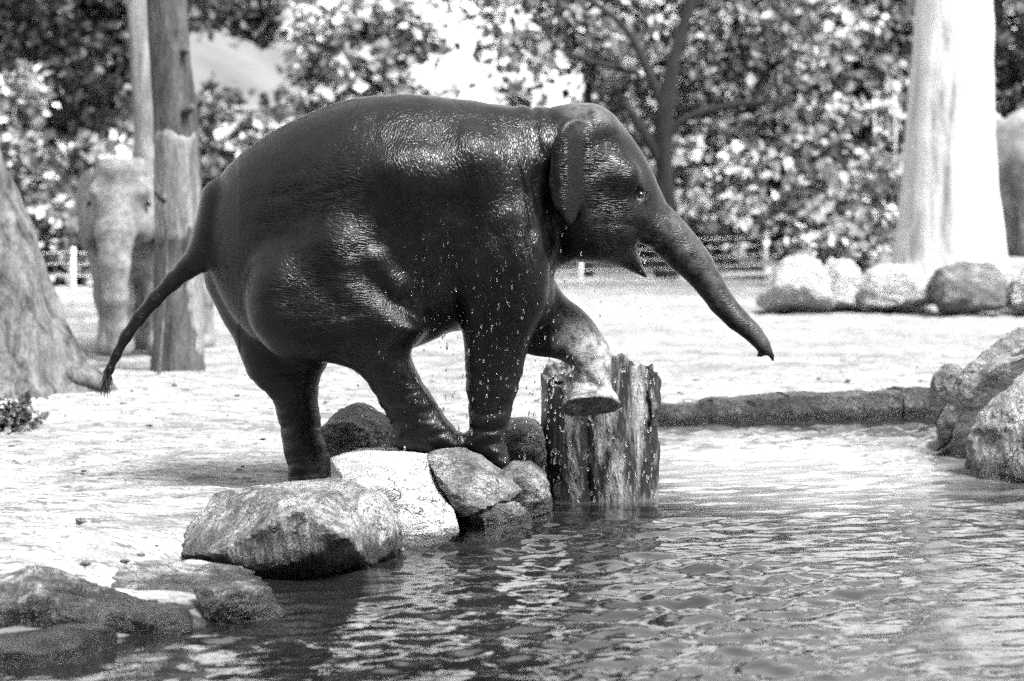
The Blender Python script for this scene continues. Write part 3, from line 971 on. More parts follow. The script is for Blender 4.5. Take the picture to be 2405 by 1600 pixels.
# ------------------------------------------------------------------ fence
FA, FB = np.array([-9.4, 29.6]), np.array([9.6, 45.0])
def build_fence():
    posts_x = [-8.2, -5.95, -5.55, -4.0, -1.45, 1.10, 4.33, 7.2]
    fz = lambda x: FA[1] + (x - FA[0]) / (FB[0] - FA[0]) * (FB[1] - FA[1])
    e = empty('fence', (1.13, fz(1.13), ground_z(1.13, fz(1.13))), 'low wire fence with slim pale posts along the back of the sand', 'fence')
    tops = []
    for x in posts_x:
        y = fz(x); z = ground_z(x, y)
        V, F = tube([(x, y, z - 0.15), (x, y, z + 0.3), (x + 0.005, y, z + 0.80), (x + 0.005, y, z + 0.81)], [0.035, 0.035, 0.033, 0.025], 10)
        obj('post', quads_mesh('post', recenter(V, e.location), F), M['post'], e)
        tops.append((x, y, z))
    for hgt in (0.12, 0.28, 0.44, 0.60, 0.75):
        path = []
        for (x, y, z) in tops:
            path.append((x, y - 0.035, z + hgt))
        dense = []
        for a, c in zip(path[:-1], path[1:]):
            for t in np.linspace(0, 1, 6, endpoint=False):
                p = np.array(a) + (np.array(c) - np.array(a)) * t
                p[2] -= 0.03 * math.sin(t * math.pi)
                dense.append(p)
        dense.append(np.array(path[-1]))
        V, F = tube(dense, np.full(len(dense), 0.006), 5)
        obj('wire', quads_mesh('wire', recenter(V, e.location), F), M['wire'], e)
build_fence()

def post_thing(name, label, cat, pts, rad, mat, extra=()):
    base = pts[0]
    e = empty(name, base, label, cat)
    p = catmull(pts, 4, False)
    V, F = tube(p, np.linspace(rad[0], rad[1], len(p)), 10, 0.003, 20)
    obj('pole', quads_mesh('pole', recenter(V, base), F), mat, e)
    for nm, pp, rr, mm in extra:
        p = catmull(pp, 4, False)
        V, F = tube(p, np.linspace(rr[0], rr[1], len(p)), 8)
        obj(nm, quads_mesh(nm, recenter(V, base), F), mm, e)
    return e
q = at(390, 850, 20.4); gz = ground_z(q.x, 20.4)
post_thing('stake', 'slim pale stake with a dark bent tip leaning beside the patched trunk', 'stake',
           [(q.x - 0.07, 20.4, gz - 0.1), tuple(at(388, 700, 20.45)), tuple(at(392, 620, 20.5)), tuple(at(386, 470, 20.5))], (0.012, 0.010), M['bark_lean'],
           [('tip', [tuple(at(386, 472, 20.5)), tuple(at(375, 464, 20.45)), tuple(at(362, 452, 20.4))], (0.022, 0.012), M['bark_dark'])])
q = at(2055, 300, 44.5); gz = ground_z(q.x, 44.5)
post_thing('gate_frame', 'pale wooden pole frame with a crossbar before the speckled trees', 'frame',
           [(q.x, 44.5, gz - 0.1), tuple(at(2055, 450, 44.5)), tuple(at(2053, 232, 44.5))], (0.03, 0.028), M['drift'],
           [('pole', [(at(2103, 300, 44.5).x, 44.5, gz - 0.1), tuple(at(2103, 450, 44.5)), tuple(at(2101, 222, 44.5))], (0.03, 0.028), M['drift']),
            ('crossbar', [tuple(at(2012, 258, 44.42)), tuple(at(2055, 250, 44.42)), tuple(at(2103, 243, 44.42))], (0.022, 0.022), M['drift'])])

# ------------------------------------------------------------------ rocks
_ico = {}
def ico(n):
    if n not in _ico:
        bm = bmesh.new()
        bmesh.ops.create_icosphere(bm, subdivisions=n, radius=1)
        bm.verts.ensure_lookup_table()
        _ico[n] = (np.array([v.co[:] for v in bm.verts]), np.array([[v.index for v in f.verts] for f in bm.faces]))
        bm.free()
    return _ico[n]

def rock_shape(outline, Y, depth, seed, n=3.0, facets=9, rough=0.02, lod=6, tight=(0.76, 0.95), planes=(), grow=1.06):
    r = np.random.default_rng(seed)
    P = at_arr(outline, Y)
    c = (P.min(0) + P.max(0)) / 2
    # area centroid
    x, z = P[:, 0], P[:, 1]
    x1, z1 = np.roll(x, -1), np.roll(z, -1)
    cr = x * z1 - x1 * z
    A = cr.sum() / 2
    c = np.array([((x + x1) * cr).sum() / (6 * A), ((z + z1) * cr).sum() / (6 * A)])
    D, F = ico(lod)
    th = np.arctan2(D[:, 2], D[:, 0])
    # ray cast outline
    tab = np.linspace(-math.pi, math.pi, 181)
    R = []
    Q = catmull(P, 3)
    for t in tab:
        d = np.array([math.cos(t), math.sin(t)])
        best = 0
        for a, b2 in zip(Q, np.roll(Q, -1, 0)):
            e = b2 - a
            det = d[0] * (-e[1]) + e[0] * d[1]
            if abs(det) < 1e-12: continue
            w = a - c
            s = (w[0] * (-e[1]) + e[0] * w[1]) / det
            u = (d[0] * w[1] - d[1] * w[0]) / det
            if 0 <= u <= 1 and s > best: best = s
        R.append(max(best, 0.02))
    Rt = np.interp(th, tab, R)
    rho = np.hypot(D[:, 0], D[:, 2])
    rr = ((rho / Rt) ** n + (np.abs(D[:, 1]) / depth) ** n) ** (-1 / n)
    V = D * rr[:, None]
    ext = np.abs(V).max(0)
    L = np.linalg.norm(V, axis=1)
    for k in range(facets * 2 + 8):
        nn = r.normal(size=3)
        if r.random() < 0.7: nn[1] = -abs(nn[1])
        if r.random() < 0.4: nn[2] = abs(nn[2])
        nn /= np.linalg.norm(nn)
        off = (V @ nn).max() * r.uniform(*tight)
        dn = D @ nn
        L = np.where(dn > 1e-3, np.minimum(L, off / np.maximum(dn, 1e-3)), L)
    V = D * L[:, None] * grow
    for (nx_, ny_, nz_, fr) in planes:
        nn = np.array([nx_, ny_, nz_]); nn = nn / np.linalg.norm(nn)
        pr = V @ nn
        off = pr.max() * fr
        m = pr > off
        V[m] -= nn * ((pr[m] - off) * 0.97)[:, None]
    Wp = V + np.array([c[0], Y, c[1]])
    dirn = V / (np.linalg.norm(V, axis=1)[:, None] + 1e-9)
    rid = 1 - np.abs(fbm(Wp, 3.0, 3, seed))
    V = V + dirn * (rough * (fbm(Wp, 4.0, 4, seed + 1) + 0.8 * (rid - 0.6) + 0.55 * fbm(Wp * np.array([1, 1, 2.2]), 14, 4, seed + 2)))[:, None]
    return V, F, (c[0], Y, c[1])

def rock(name, label, outline, Y, depth, seed, mat, cat='rock', group=None, flat=True, **kw):
    V, F, c = rock_shape(outline, Y, depth, seed, **kw)
    me = np_mesh(name, V, F, True)
    o = obj(name, me, M[mat], None, c)
    try:
        me.set_sharp_from_angle(angle=math.radians(28))
    except Exception:
        pass
    return tag(o, label, cat, group)

G = 'rocks along the pond edge'
def hull_rock(name, label, pts, seed, mat, rough=0.018, lod=6, chips=7, group=G):
    P = np.array([tuple(at(*p)) for p in pts])
    bm = bmesh.new()
    for p in P: bm.verts.new(p)
    bmesh.ops.convex_hull(bm, input=bm.verts[:])
    bm.normal_update()
    c = P.mean(0)
    D, F = ico(lod)
    L = np.full(len(D), 9.0)
    for f in bm.faces:
        nn = np.array(f.normal); o_ = float(np.dot(np.array(f.verts[0].co) - c, nn))
        if o_ < 0: nn, o_ = -nn, -o_
        dn = D @ nn
        L = np.where(dn > 1e-4, np.minimum(L, o_ / np.maximum(dn, 1e-4)), L)
    bm.free()
    r = np.random.default_rng(seed)
    V = D * L[:, None]
    for k in range(chips):                       # broken corners
        nn = r.normal(size=3); nn[1] = -abs(nn[1]); nn /= np.linalg.norm(nn)
        off = (V @ nn).max() * r.uniform(0.88, 0.97)
        dn = D @ nn
        L = np.where(dn > 1e-3, np.minimum(L, off / np.maximum(dn, 1e-3)), L)
    V = D * (L * 1.02)[:, None]
    Wp = V + c
    step = fbm(Wp * np.array([1.2, 1.2, 3.0]), 2.6, 3, seed)
    terr = np.floor(step * 4) / 4 * 0.7 + step * 0.3           # fractured steps
    V = V + D * (rough * (1.6 * terr + 0.8 * fbm(Wp, 9, 3, seed + 1) + 0.25 * fbm(Wp, 30, 3, seed + 2)))[:, None]
    me = np_mesh(name, V, F, True)
    me.set_sharp_from_angle(angle=math.radians(24))
    o = obj(name, me, M[mat], None, tuple(c))
    return tag(o, label, 'rock', group)

hull_rock('rock', 'big angular rock at the water edge below the rear foot', [(396, 1298, 10.65), (505, 1162, 11.05), (592, 1146, 10.95), (800, 1118, 11.6), (838, 1130, 11.3), (860, 1250, 10.55), (865, 1325, 10.5), (700, 1200, 10.10), (815, 1258, 10.06), (690, 1368, 10.18), (600, 1378, 10.4), (500, 1300, 10.25), (860, 1400, 11.0), (620, 1400, 11.0)], 21, 'rock_streak', rough=0.012, chips=2)
hull_rock('rock', 'ribbed upright rock wedged between the big rock and the pale slab', [(800, 1118, 11.5), (850, 1104, 11.7), (905, 1130, 11.5), (942, 1228, 10.95), (930, 1290, 10.75), (870, 1330, 10.62), (815, 1270, 10.5), (800, 1160, 10.75), (890, 1175, 10.7), (860, 1390, 11.4), (930, 1340, 11.4)], 34, 'rock_layer', rough=0.014, chips=3)
hull_rock('rock', 'bright pale slab tilted between the big rock and the front foot', [(772, 1076, 11.9), (850, 1058, 12.0), (1000, 1059, 11.9), (1014, 1078, 11.5), (905, 1092, 11.15), (1078, 1250, 11.3), (1052, 1278, 11.2), (985, 1352, 11.15), (930, 1376, 11.15), (860, 1376, 11.3), (838, 1150, 11.2), (800, 1300, 12.1), (1050, 1300, 12.0)], 22, 'rock_pale', rough=0.010)
hull_rock('rock', 'wedge of grey rock carrying the planted front foot', [(1004, 1066, 11.5), (1090, 1050, 11.9), (1060, 1058, 11.5), (1130, 1070, 11.7), (1224, 1150, 11.6), (1180, 1106, 12.0), (1078, 1214, 11.35), (1130, 1192, 11.3), (1028, 1125, 11.35), (1200, 1168, 11.4), (1180, 1200, 11.9), (1060, 1200, 11.9)], 23, 'rock', rough=0.014)
hull_rock('rock', 'squat grey rock in the water under the wedge of rock', [(1085, 1205, 11.5), (1130, 1184, 11.35), (1195, 1176, 11.4), (1236, 1192, 11.6), (1246, 1250, 11.6), (1234, 1305, 11.5), (1150, 1325, 11.3), (1080, 1300, 11.4), (1062, 1245, 11.5), (1150, 1200, 12), (1230, 1300, 12)], 24, 'rock', rough=0.014)
rock('rock', 'small pale rock touching the left foot of the stump', [(1190, 1110), (1232, 1088), (1272, 1100), (1290, 1160), (1286, 1240), (1245, 1245), (1205, 1190), (1190, 1150)], 12.25, 0.32, 25, 'rock', group=G, facets=6, rough=0.016)
rock('rock', 'rounded dark grey rock on the sand behind the crossed legs', [(745, 1075), (762, 1000), (800, 968), (850, 960), (900, 982), (925, 1015), (925, 1090), (830, 1100)], 12.75, 0.35, 26, 'rock', group=G, facets=6, rough=0.016)
rock('rock', 'flat dark rock between the front leg and the stump', [(1170, 1010), (1225, 990), (1268, 1008), (1276, 1085), (1235, 1100), (1180, 1080)], 12.9, 0.3, 27, 'rock_dark', group=G, facets=6, rough=0.014)
hull_rock('rock', 'long low dark rock with a lit top at the left edge above the water', [(-120, 1400, 9.2), (0, 1348, 9.3), (100, 1334, 9.4), (200, 1368, 9.3), (60, 1395, 8.85), (250, 1436, 8.85), (380, 1436, 9.1), (455, 1450, 9.15), (472, 1502, 9.1), (300, 1525, 8.95), (100, 1545, 8.85), (-120, 1555, 8.85), (-100, 1380, 9.6), (350, 1420, 9.6)], 28, 'rock_slab', rough=0.018)
hull_rock('rock', 'flat pale slab lying in the sand left of the big rock', [(236, 1366, 9.6), (290, 1330, 9.8), (350, 1316, 10.0), (480, 1318, 10.1), (590, 1334, 10.0), (640, 1372, 9.8), (600, 1412, 9.55), (470, 1432, 9.35), (330, 1428, 9.3), (260, 1396, 9.4), (420, 1500, 9.7)], 29, 'rock_mid', rough=0.014, chips=3)
hull_rock('rock', 'small notched rock at the waterline before the pale slab', [(462, 1385, 9.4), (530, 1368, 9.5), (600, 1360, 9.5), (645, 1386, 9.4), (560, 1395, 9.2), (668, 1452, 9.3), (612, 1498, 9.2), (500, 1508, 9.15), (468, 1468, 9.2), (600, 1480, 9.6)], 30, 'rock', rough=0.018)
rock('rock', 'small grey cobble between the long rock and the notched rock', [(345, 1460), (380, 1432), (430, 1432), (450, 1462), (440, 1500), (370, 1505)], 9.05, 0.12, 33, 'rock', group=G, facets=5, rough=0.01, lod=4)
rock('rock', 'low wet black rock in the bottom left corner', [(-60, 1520), (60, 1498), (150, 1482), (228, 1490), (256, 1522), (225, 1556), (100, 1578), (0, 1598), (-60, 1600)], 8.55, 0.3, 31, 'rock_wet', group=G, facets=7, rough=0.016)
rock('rock', 'upright grey stone closing the right end of the pond wall', [(2196, 985), (2200, 900), (2225, 868), (2262, 872), (2285, 930), (2275, 1010), (2235, 1022)], 16.3, 0.3, 32, 'rock', group=G, facets=6, rough=0.016)
hull_rock('rock', 'huge layered grey boulder rising from the pond at the right edge', [(2252, 1100, 14.2), (2270, 1040, 14.1), (2322, 950, 14.1), (2380, 885, 14.2), (2440, 846, 14.4), (2560, 800, 14.8), (2600, 1130, 14.1), (2330, 1150, 13.8), (2420, 1000, 13.7), (2560, 930, 13.9), (2450, 1160, 13.6), (2400, 1150, 14.5), (2600, 1000, 14.8)], 41, 'rock_layer', rough=0.018, chips=2)
hull_rock('rock', 'slanted pale boulder at the right edge between pond wall and layered boulder', [(2200, 1060, 15.3), (2202, 1000, 15.2), (2236, 915, 15.2), (2280, 850, 15.2), (2330, 806, 15.3), (2385, 775, 15.5), (2480, 755, 15.8), (2480, 810, 15.4), (2330, 865, 15.0), (2268, 935, 15.0), (2222, 1040, 15.1), (2300, 1000, 16), (2500, 900, 16.2)], 42, 'rock', rough=0.018, chips=2)
hull_rock('rock', 'dark wet rock wedged in the crevice at the right edge', [(2216, 1095, 14.9), (2240, 1000, 15.0), (2300, 900, 15.1), (2400, 820, 15.3), (2480, 800, 15.4), (2420, 900, 15.1), (2300, 1090, 14.9), (2300, 1000, 15.5), (2450, 900, 15.8)], 43, 'rock_wet', rough=0.012, chips=2)  # filler rock whose dark colour stands for the crevice shade

GB = 'boulders below the pale trunk'
for i, (lab, ol, Y, dp, mt) in enumerate([
    ('leftmost pale rounded boulder of the row below the pale trunk', [(1790, 722), (1805, 665), (1840, 622), (1890, 606), (1930, 625), (1945, 680), (1940, 726)], 31.0, 0.55, 'boulder'),
    ('broad pale boulder second from the left in the row', [(1915, 722), (1925, 650), (1960, 616), (2000, 618), (2016, 650), (2020, 720)], 31.3, 0.5, 'boulder'),
    ('grey flat boulder in the middle of the row before the pale trunk', [(2022, 716), (2035, 655), (2080, 628), (2150, 630), (2190, 660), (2200, 712)], 31.0, 0.5, 'boulder'),
    ('dark-topped boulder at the right foot of the pale trunk', [(2188, 722), (2196, 650), (2240, 624), (2310, 620), (2345, 645), (2362, 712), (2300, 728)], 30.4, 0.5, 'boulder_dark'),
    ('pale boulder cut off by the right edge', [(2368, 720), (2375, 660), (2400, 628), (2460, 630), (2480, 715)], 30.6, 0.5, 'boulder'),
]):
    rock('boulder', lab, ol, Y, dp, 50 + i, mt, 'boulder', GB, n=2.4, facets=2, rough=0.03, lod=5)

# ------------------------------------------------------------------ low stone wall along the pond
def build_wall():
    a, c = np.array([0.50, 16.80]), np.array([3.25, 17.86])
    d = (c - a); L = np.linalg.norm(d); d /= L; nrm = np.array([-d[1], d[0]])
    e = empty('pond_wall', (a[0], a[1], 0), 'low dark stone wall along the far edge of the pond', 'wall')
    r = np.random.default_rng(5)
    s = 0.0
    while s < L - 0.05:
        w = min([0.5, 0.62, 0.95, 0.8, 0.6][min(int(s / 0.58), 4)], L - s)
        bm = bmesh.new()
        bmesh.ops.create_cube(bm, size=1)
        bmesh.ops.subdivide_edges(bm, edges=bm.edges[:], cuts=9, use_grid_fill=True)
        top = 0.165 + 0.05 * (s / L) + r.normal() * 0.004
        V = np.array([v.co[:] for v in bm.verts])
        W_ = np.zeros_like(V)
        lx = s + w / 2 + V[:, 0] * (w - 0.006)
        ly = V[:, 1] * 0.26 + 0.10
        W_[:, 0] = a[0] + d[0] * lx + nrm[0] * ly
        W_[:, 1] = a[1] + d[1] * lx + nrm[1] * ly
        W_[:, 2] = -0.4 + (V[:, 2] + 0.5) * (top + 0.4)
        nn = fbm(W_, 6, 3, s)
        W_[:, :2] += nrm * (0.035 * nn)[:, None]
        W_[:, 2] += 0.03 * fbm(W_, 5, 3, 2) * (V[:, 2] > 0)
        for v, q in zip(bm.verts, W_):
            v.co = Vector(q) - e.location
        me = bpy.data.meshes.new('stone')
        bm.to_mesh(me); bm.free()
        obj('stone', me, M['kerb'], e)
        s += w
build_wall()

# ------------------------------------------------------------------ stump
def build_stump():
    Y = 13.15
    c = at(1402, 1180, Y)
    base = (c.x, Y, -0.4)
    e = empty('tree_stump', base, 'weathered splintered tree stump standing in the pond under the raised foot', 'stump')
    seg, rows = 96, 60
    th = np.linspace(0, 2 * math.pi, seg, endpoint=False)
    # outline of the top edge as seen from the front: (angle deg, py)
    tops = np.interp((np.degrees(th)) % 360, [0, 25, 60, 90, 120, 150, 180, 205, 230, 255, 275, 290, 305, 325, 345, 360],
                     [868, 862, 850, 842, 850, 862, 880, 884, 880, 872, 845, 822, 842, 860, 866, 868])
    zt = np.array([at(1400, p, Y).z for p in tops]) + 0.045 * fbm(np.stack([np.cos(th) * 4, np.sin(th) * 4, 0 * th], 1), 1.0, 4, 2)
    V = []
    for i in range(rows):
        t = i / (rows - 1)
        z = -0.45 + (zt + 0.45) * t
        R = 0.315 + 0.03 * np.clip(1 - (z + 0.4) / 0.5, 0, 1) + 0.006 * np.sin(z * 9)
        R = R * (0.93 / np.cos(((th + 0.35) % (2 * math.pi / 7)) - math.pi / 7)) * (1 + 0.03 * np.cos(3 * th + 0.7))
        x, y = c.x + R * np.cos(th) * (1.0 + 0.03 * t), Y + R * np.sin(th)
        V.append(np.stack([x, y, z], -1))
    V = np.array(V)
    P = V.copy()
    fib = fbm(P * np.array([9, 9, 1.6]), 1.0, 4, 3) * 0.014
    split = -0.05 * np.exp(-(((th[None, :] - math.radians(262)) + 0.10 * np.sin(V[:, :, 2] * 5)) / 0.05) ** 2)
    split2 = -0.025 * np.exp(-(((th[None, :] - math.radians(318)) - 0.12 * V[:, :, 2]) / 0.06) ** 2)
    rr = fib + split + split2
    V[:, :, 0] += rr * np.cos(th); V[:, :, 1] += rr * np.sin(th)
    # hollow, ragged top
    ring = [V]
    inner = []
    for k, (f, dz) in enumerate(((0.86, -0.02), (0.6, -0.10), (0.3, -0.14), (0.02, -0.15))):
        q = V[-1].copy()
        q[:, 0] = c.x + (q[:, 0] - c.x) * f
        q[:, 1] = Y + (q[:, 1] - Y) * f
        q[:, 2] = q[:, 2] * (1 - k * 0.02) + dz + 0.02 * fbm(q, 12, 3, k)
        inner.append(q)
    V = np.concatenate([V, np.array(inner)], 0)
    n = V.shape[0]
    idx = np.arange(n * seg).reshape(n, seg); nxt = np.roll(idx, -1, 1)
    F = np.stack([idx[:-1], nxt[:-1], nxt[1:], idx[1:]], -1).reshape(-1, 4)
    obj('trunk', np_mesh('trunk', recenter(V.reshape(-1, 3), base), F), M['stump'], e)
    # loose bark plates
    for k, (a0, a1, p0, p1, out, mt) in enumerate(((-30, 8, 868, 980, 0.05, 'stump'), (-155, -118, 890, 1130, 0.03, 'bark_dark'), (-20, 6, 1010, 1190, 0.03, 'bark_dark'))):
        rows, cols = 16, 10
        o_, i_ = [], []
        for i in range(rows):
            t = i / (rows - 1)
            z = at(1400, p0 + (p1 - p0) * t, Y).z
            for j in range(cols):
                u = j / (cols - 1)
                wob = 4 * mnoise.noise((t * 3, k, u * 2)) + 3 * mnoise.noise((t * 9, k, u * 3))
                an = math.radians(a0 + (a1 - a0) * u + wob * (1 if u < 0.5 else -1))
                Rr = 0.320 + out * (0.4 + 0.4 * t) + 0.02 * mnoise.noise((u * 3, t * 2, k)) + 0.012 * mnoise.noise((u * 14, t * 3, k)) - 0.03 * max(0, 1 - 6 * min(u, 1 - u, t, 1 - t))
                zz = z + 0.06 * mnoise.noise((u * 4, k + 0.5, 2)) * (2 * t - 1)
                o_.append((c.x + Rr * math.cos(an), Y + Rr * math.sin(an), zz))
                i_.append((c.x + (Rr - 0.03) * math.cos(an), Y + (Rr - 0.03) * math.sin(an), zz))
        idx = np.arange(rows * cols).reshape(rows, cols)
        F1 = np.stack([idx[:-1, :-1], idx[:-1, 1:], idx[1:, 1:], idx[1:, :-1]], -1).reshape(-1, 4)
        off = rows * cols
        bd = np.concatenate([idx[0, :], idx[1:, -1], idx[-1, -2::-1], idx[-2:0:-1, 0]])
        bn = np.roll(bd, -1)
        Fs = np.stack([bd, bn, bn + off, bd + off], -1)
        Fq = np.vstack([F1, F1[:, ::-1] + off, Fs])
        obj('bark_plate', np_mesh('bark_plate', recenter(np.array(o_ + i_), base), Fq), M[mt], e)
build_stump()

# ------------------------------------------------------------------ small plant at the left edge
def build_clump():
    c = at(25, 945, 15.0)
    gz = ground_z(c.x, 15)
    e = empty('low_plant', (c.x, 15, gz - 0.02), 'small trampled leafy clump on the sand at the left edge', 'plant')
    r = np.random.default_rng(77)
    V, F = leaves([(c.x, 15, gz + 0.08, 0.16, 0.14, 0.09), (c.x - 0.15, 15, gz + 0.09, 0.15, 0.14, 0.1)], 700, 0.06, r, spread=0.04)
    obj('leaves', leaf_mesh('leaves', recenter(V, e.location), F), M['leaf_mid'], e)
build_clump()

# ------------------------------------------------------------------ elephants
YE = 12.0
def E2(pts, Y): return at_arr(pts, Y)
PXM = F_PX / YE

def build_main_elephant():
    lo = (at(225, 0, YE).x - 0.05, YE - 0.62, 0.10)
    hi = (at(1835, 0, YE).x + 0.03, YE + 0.60, at(0, 205, YE).z + 0.05)
    fd = Field(lo, hi, 0.0105)
    X_ = lambda px: at(px, 500, YE).x
    Z_ = lambda py, Y=YE: at(1200, py, Y).z
    # torso
    torso = E2([(485, 575), (486, 520), (495, 460), (520, 410), (560, 367), (612, 327), (680, 288), (760, 254), (830, 234), (896, 225), (960, 222), (1040, 228), (1120, 239), (1208, 248), (1269, 254), (1330, 250), (1385, 275),
                (1405, 350), (1395, 450), (1372, 550), (1335, 608), (1302, 640), (1304, 690), (1290, 745), (1240, 780), (1160, 785), (1079, 779), (1020, 800), (961, 822), (900, 838), (830, 850), (760, 850), (680, 838), (610, 805), (555, 755), (515, 690), (493, 630)], YE)
    Wt = interp_x([X_(p) for p in (484, 540, 640, 760, 880, 1000, 1100, 1180, 1260, 1330, 1400)], [0.13, 0.24, 0.335, 0.395, 0.425, 0.41, 0.37, 0.325, 0.27, 0.235, 0.2])
    Rt = interp_x([X_(p) for p in (484, 640, 880, 1100, 1260, 1400)], [0.25, 0.42, 0.52, 0.50, 0.36, 0.3])
    fd.inflate(torso, YE, Wt, Rt, 0.02)
    # bones and muscle under the skin
    fd.ellipsoid(tuple(at(790, 600, YE - 0.36)), (0.17, 0.11, 0.19), 0.08)
    fd.ellipsoid(tuple(at(1105, 400, YE - 0.29)), (0.13, 0.10, 0.17), 0.08)
    fd.ellipsoid(tuple(at(965, 420, YE - 0.365)), (0.17, 0.08, 0.15), 0.07)
    fd.ellipsoid(tuple(at(1180, 560, YE - 0.26)), (0.16, 0.09, 0.30), 0.10)
    fd.chain([tuple(at(880, 610, YE - 0.40)), tuple(at(930, 670, YE - 0.38)), tuple(at(980, 735, YE - 0.32))], [0.03, 0.035, 0.03], 0.07)
    # hind legs
    yn = YE - 0.21
    leg2 = E2([(690, 520), (770, 490), (840, 550), (890, 618), (945, 690), (998, 752), (1003, 776), (985, 800), (965, 828), (984, 882), (1024, 943), (1055, 989), (1084, 1017), (1092, 1040), (1087, 1060), (1060, 1066), (1004, 1066), (950, 1062), (924, 1050), (914, 1028), (918, 998), (902, 963), (866, 907), (831, 871), (790, 855), (730, 850), (650, 830), (590, 760), (580, 650), (620, 570)], yn)
    zz = [Z_(p, yn) for p in (480, 650, 780, 850, 950, 1060)]
    fd.inflate(leg2, interp_z(sorted(zz), [YE - 0.22, YE - 0.22, YE - 0.23, YE - 0.25, YE - 0.22, YE - 0.16]), interp_z(zz, [0.15, 0.245, 0.225, 0.165, 0.125, 0.135]), interp_z(zz, [0.2, 0.22, 0.18, 0.15, 0.12, 0.10]), 0.035, 2.3)
    yf = YE + 0.21
    leg1 = E2([(560, 600), (700, 600), (790, 700), (800, 800), (771, 852), (752, 892), (749, 943), (755, 1004), (765, 1045), (778, 1078), (768, 1128), (745, 1152), (700, 1156), (683, 1135), (680, 1110), (668, 1055), (658, 1004), (638, 943), (602, 902), (576, 866), (551, 800), (526, 758), (504, 713), (482, 664), (486, 615)], yf)
    zz1 = [Z_(p, yf) for p in (600, 750, 850, 950, 1140)]
    fd.inflate(leg1, yf, interp_z(zz1, [0.17, 0.18, 0.15, 0.115, 0.13]), interp_z(zz1, [0.2, 0.22, 0.16, 0.11, 0.11]), 0.05, 2.2)
    # fore legs
    leg3 = E2([(1110, 470), (1220, 450), (1285, 560), (1288, 690), (1252, 780), (1236, 831), (1218, 902), (1198, 979), (1187, 1030), (1198, 1070), (1196, 1092), (1176, 1108), (1150, 1092), (1106, 1062), (1088, 1048), (1086, 1022), (1100, 1000), (1096, 902), (1091, 800), (1078, 745), (1070, 620)], yn)
    zz3 = [Z_(p, yn) for p in (450, 620, 780, 900, 1000, 1090)]
    fd.inflate(leg3, interp_z(sorted(zz3), [YE - 0.21, YE - 0.21, YE - 0.21, YE - 0.22, YE - 0.23, YE - 0.2]), interp_z(zz3, [0.14, 0.19, 0.155, 0.125, 0.115, 0.13]), interp_z(zz3, [0.16, 0.2, 0.16, 0.13, 0.11, 0.09]), 0.045, 2.2)
    leg4 = E2([(1180, 560), (1295, 570), (1297, 635), (1309, 669), (1332, 700), (1362, 722), (1393, 754), (1412, 784), (1428, 808), (1436, 835), (1434, 870), (1433, 905), (1448, 932), (1466, 958), (1462, 990), (1400, 1010), (1330, 1000), (1319, 955), (1333, 922), (1344, 892), (1343, 868), (1312, 845), (1239, 832), (1190, 800)], yf)
    zz4 = [Z_(p, yf) for p in (560, 700, 800, 900, 1000)]
    pc = at(1392, 954, YE + 0.21)
    fd.inflate(leg4, yf, interp_z(zz4, [0.14, 0.14, 0.12, 0.105, 0.14]), interp_z(zz4, [0.18, 0.16, 0.12, 0.1, 0.1]), 0.035, 2.2, plane=(tuple(pc), (0.10, -0.45, -0.89)))
    # head
    head = E2([(1306, 270), (1336, 250), (1375, 243), (1405, 246), (1438, 269), (1468, 301), (1499, 343), (1524, 385), (1545, 431), (1567, 479), (1592, 515), (1606, 550), (1585, 592), (1545, 590), (1520, 578), (1494, 568), (1497, 582), (1503, 605), (1511, 628), (1521, 652), (1505, 648), (1489, 641), (1454, 627), (1409, 620), (1364, 616), (1322, 604), (1300, 560), (1290, 480), (1288, 380), (1294, 310)], YE)
    xw = [X_(p) for p in (1290, 1380, 1450, 1500, 1550, 1605)]
    zj = [Z_(p) for p in (250, 330, 430, 520, 570, 645)]
    def Wh(X, Z): return interp_x(xw, [0.27, 0.265, 0.225, 0.185, 0.14, 0.11])(X, Z) * interp_z(zj[::-1], [0.42, 0.80, 0.95, 1.0, 0.92, 0.85])(X, Z)
    fd.inflate(head, YE, Wh, lambda X, Z: np.interp(Z, zj[::-1], [0.08, 0.12, 0.17, 0.2, 0.2, 0.18]), 0.05, 2.1, 6)
    for sd in (-1, 1):
        fd.ellipsoid(tuple(at(1452, 412, YE + sd * 0.175)), (0.105, 0.065, 0.085), 0.045)       # brow
        fd.ellipsoid(tuple(at(1400, 300, YE + sd * 0.12)), (0.10, 0.10, 0.08), 0.07)         # twin dome
        fd.ellipsoid(tuple(at(1440, 325, YE + sd * 0.27)), (0.07, 0.055, 0.05), 0.05, 'sub')  # temple hollow
        fd.ellipsoid(tuple(at(1420, 545, YE + sd * 0.13)), (0.16, 0.09, 0.11), 0.08)         # cheek
        fd.ellipsoid(tuple(at(1540, 545, YE + sd * 0.075)), (0.07, 0.055, 0.06), 0.05)       # tusk socket
    # trunk
    tr = [(1548, 530, 48), (1573, 556, 47), (1605, 592, 45), (1634, 622, 39), (1666, 667, 32), (1695, 711, 28), (1730, 749, 25), (1766, 780, 20.5), (1790, 808, 16), (1799, 822, 13)]
    fd.chain([tuple(at(a, b_, YE)) for a, b_, _ in tr], [r_ / PXM for *_, r_ in tr], 0.02)
    fd.chain([tuple(at(1802, 818, YE)), tuple(at(1812, 834, YE)), tuple(at(1815, 848, YE))], [0.020, 0.013, 0.008], 0.012)
    fd.chain([tuple(at(1794, 824, YE)), tuple(at(1786, 834, YE)), tuple(at(1779, 836, YE))], [0.018, 0.012, 0.008], 0.012)
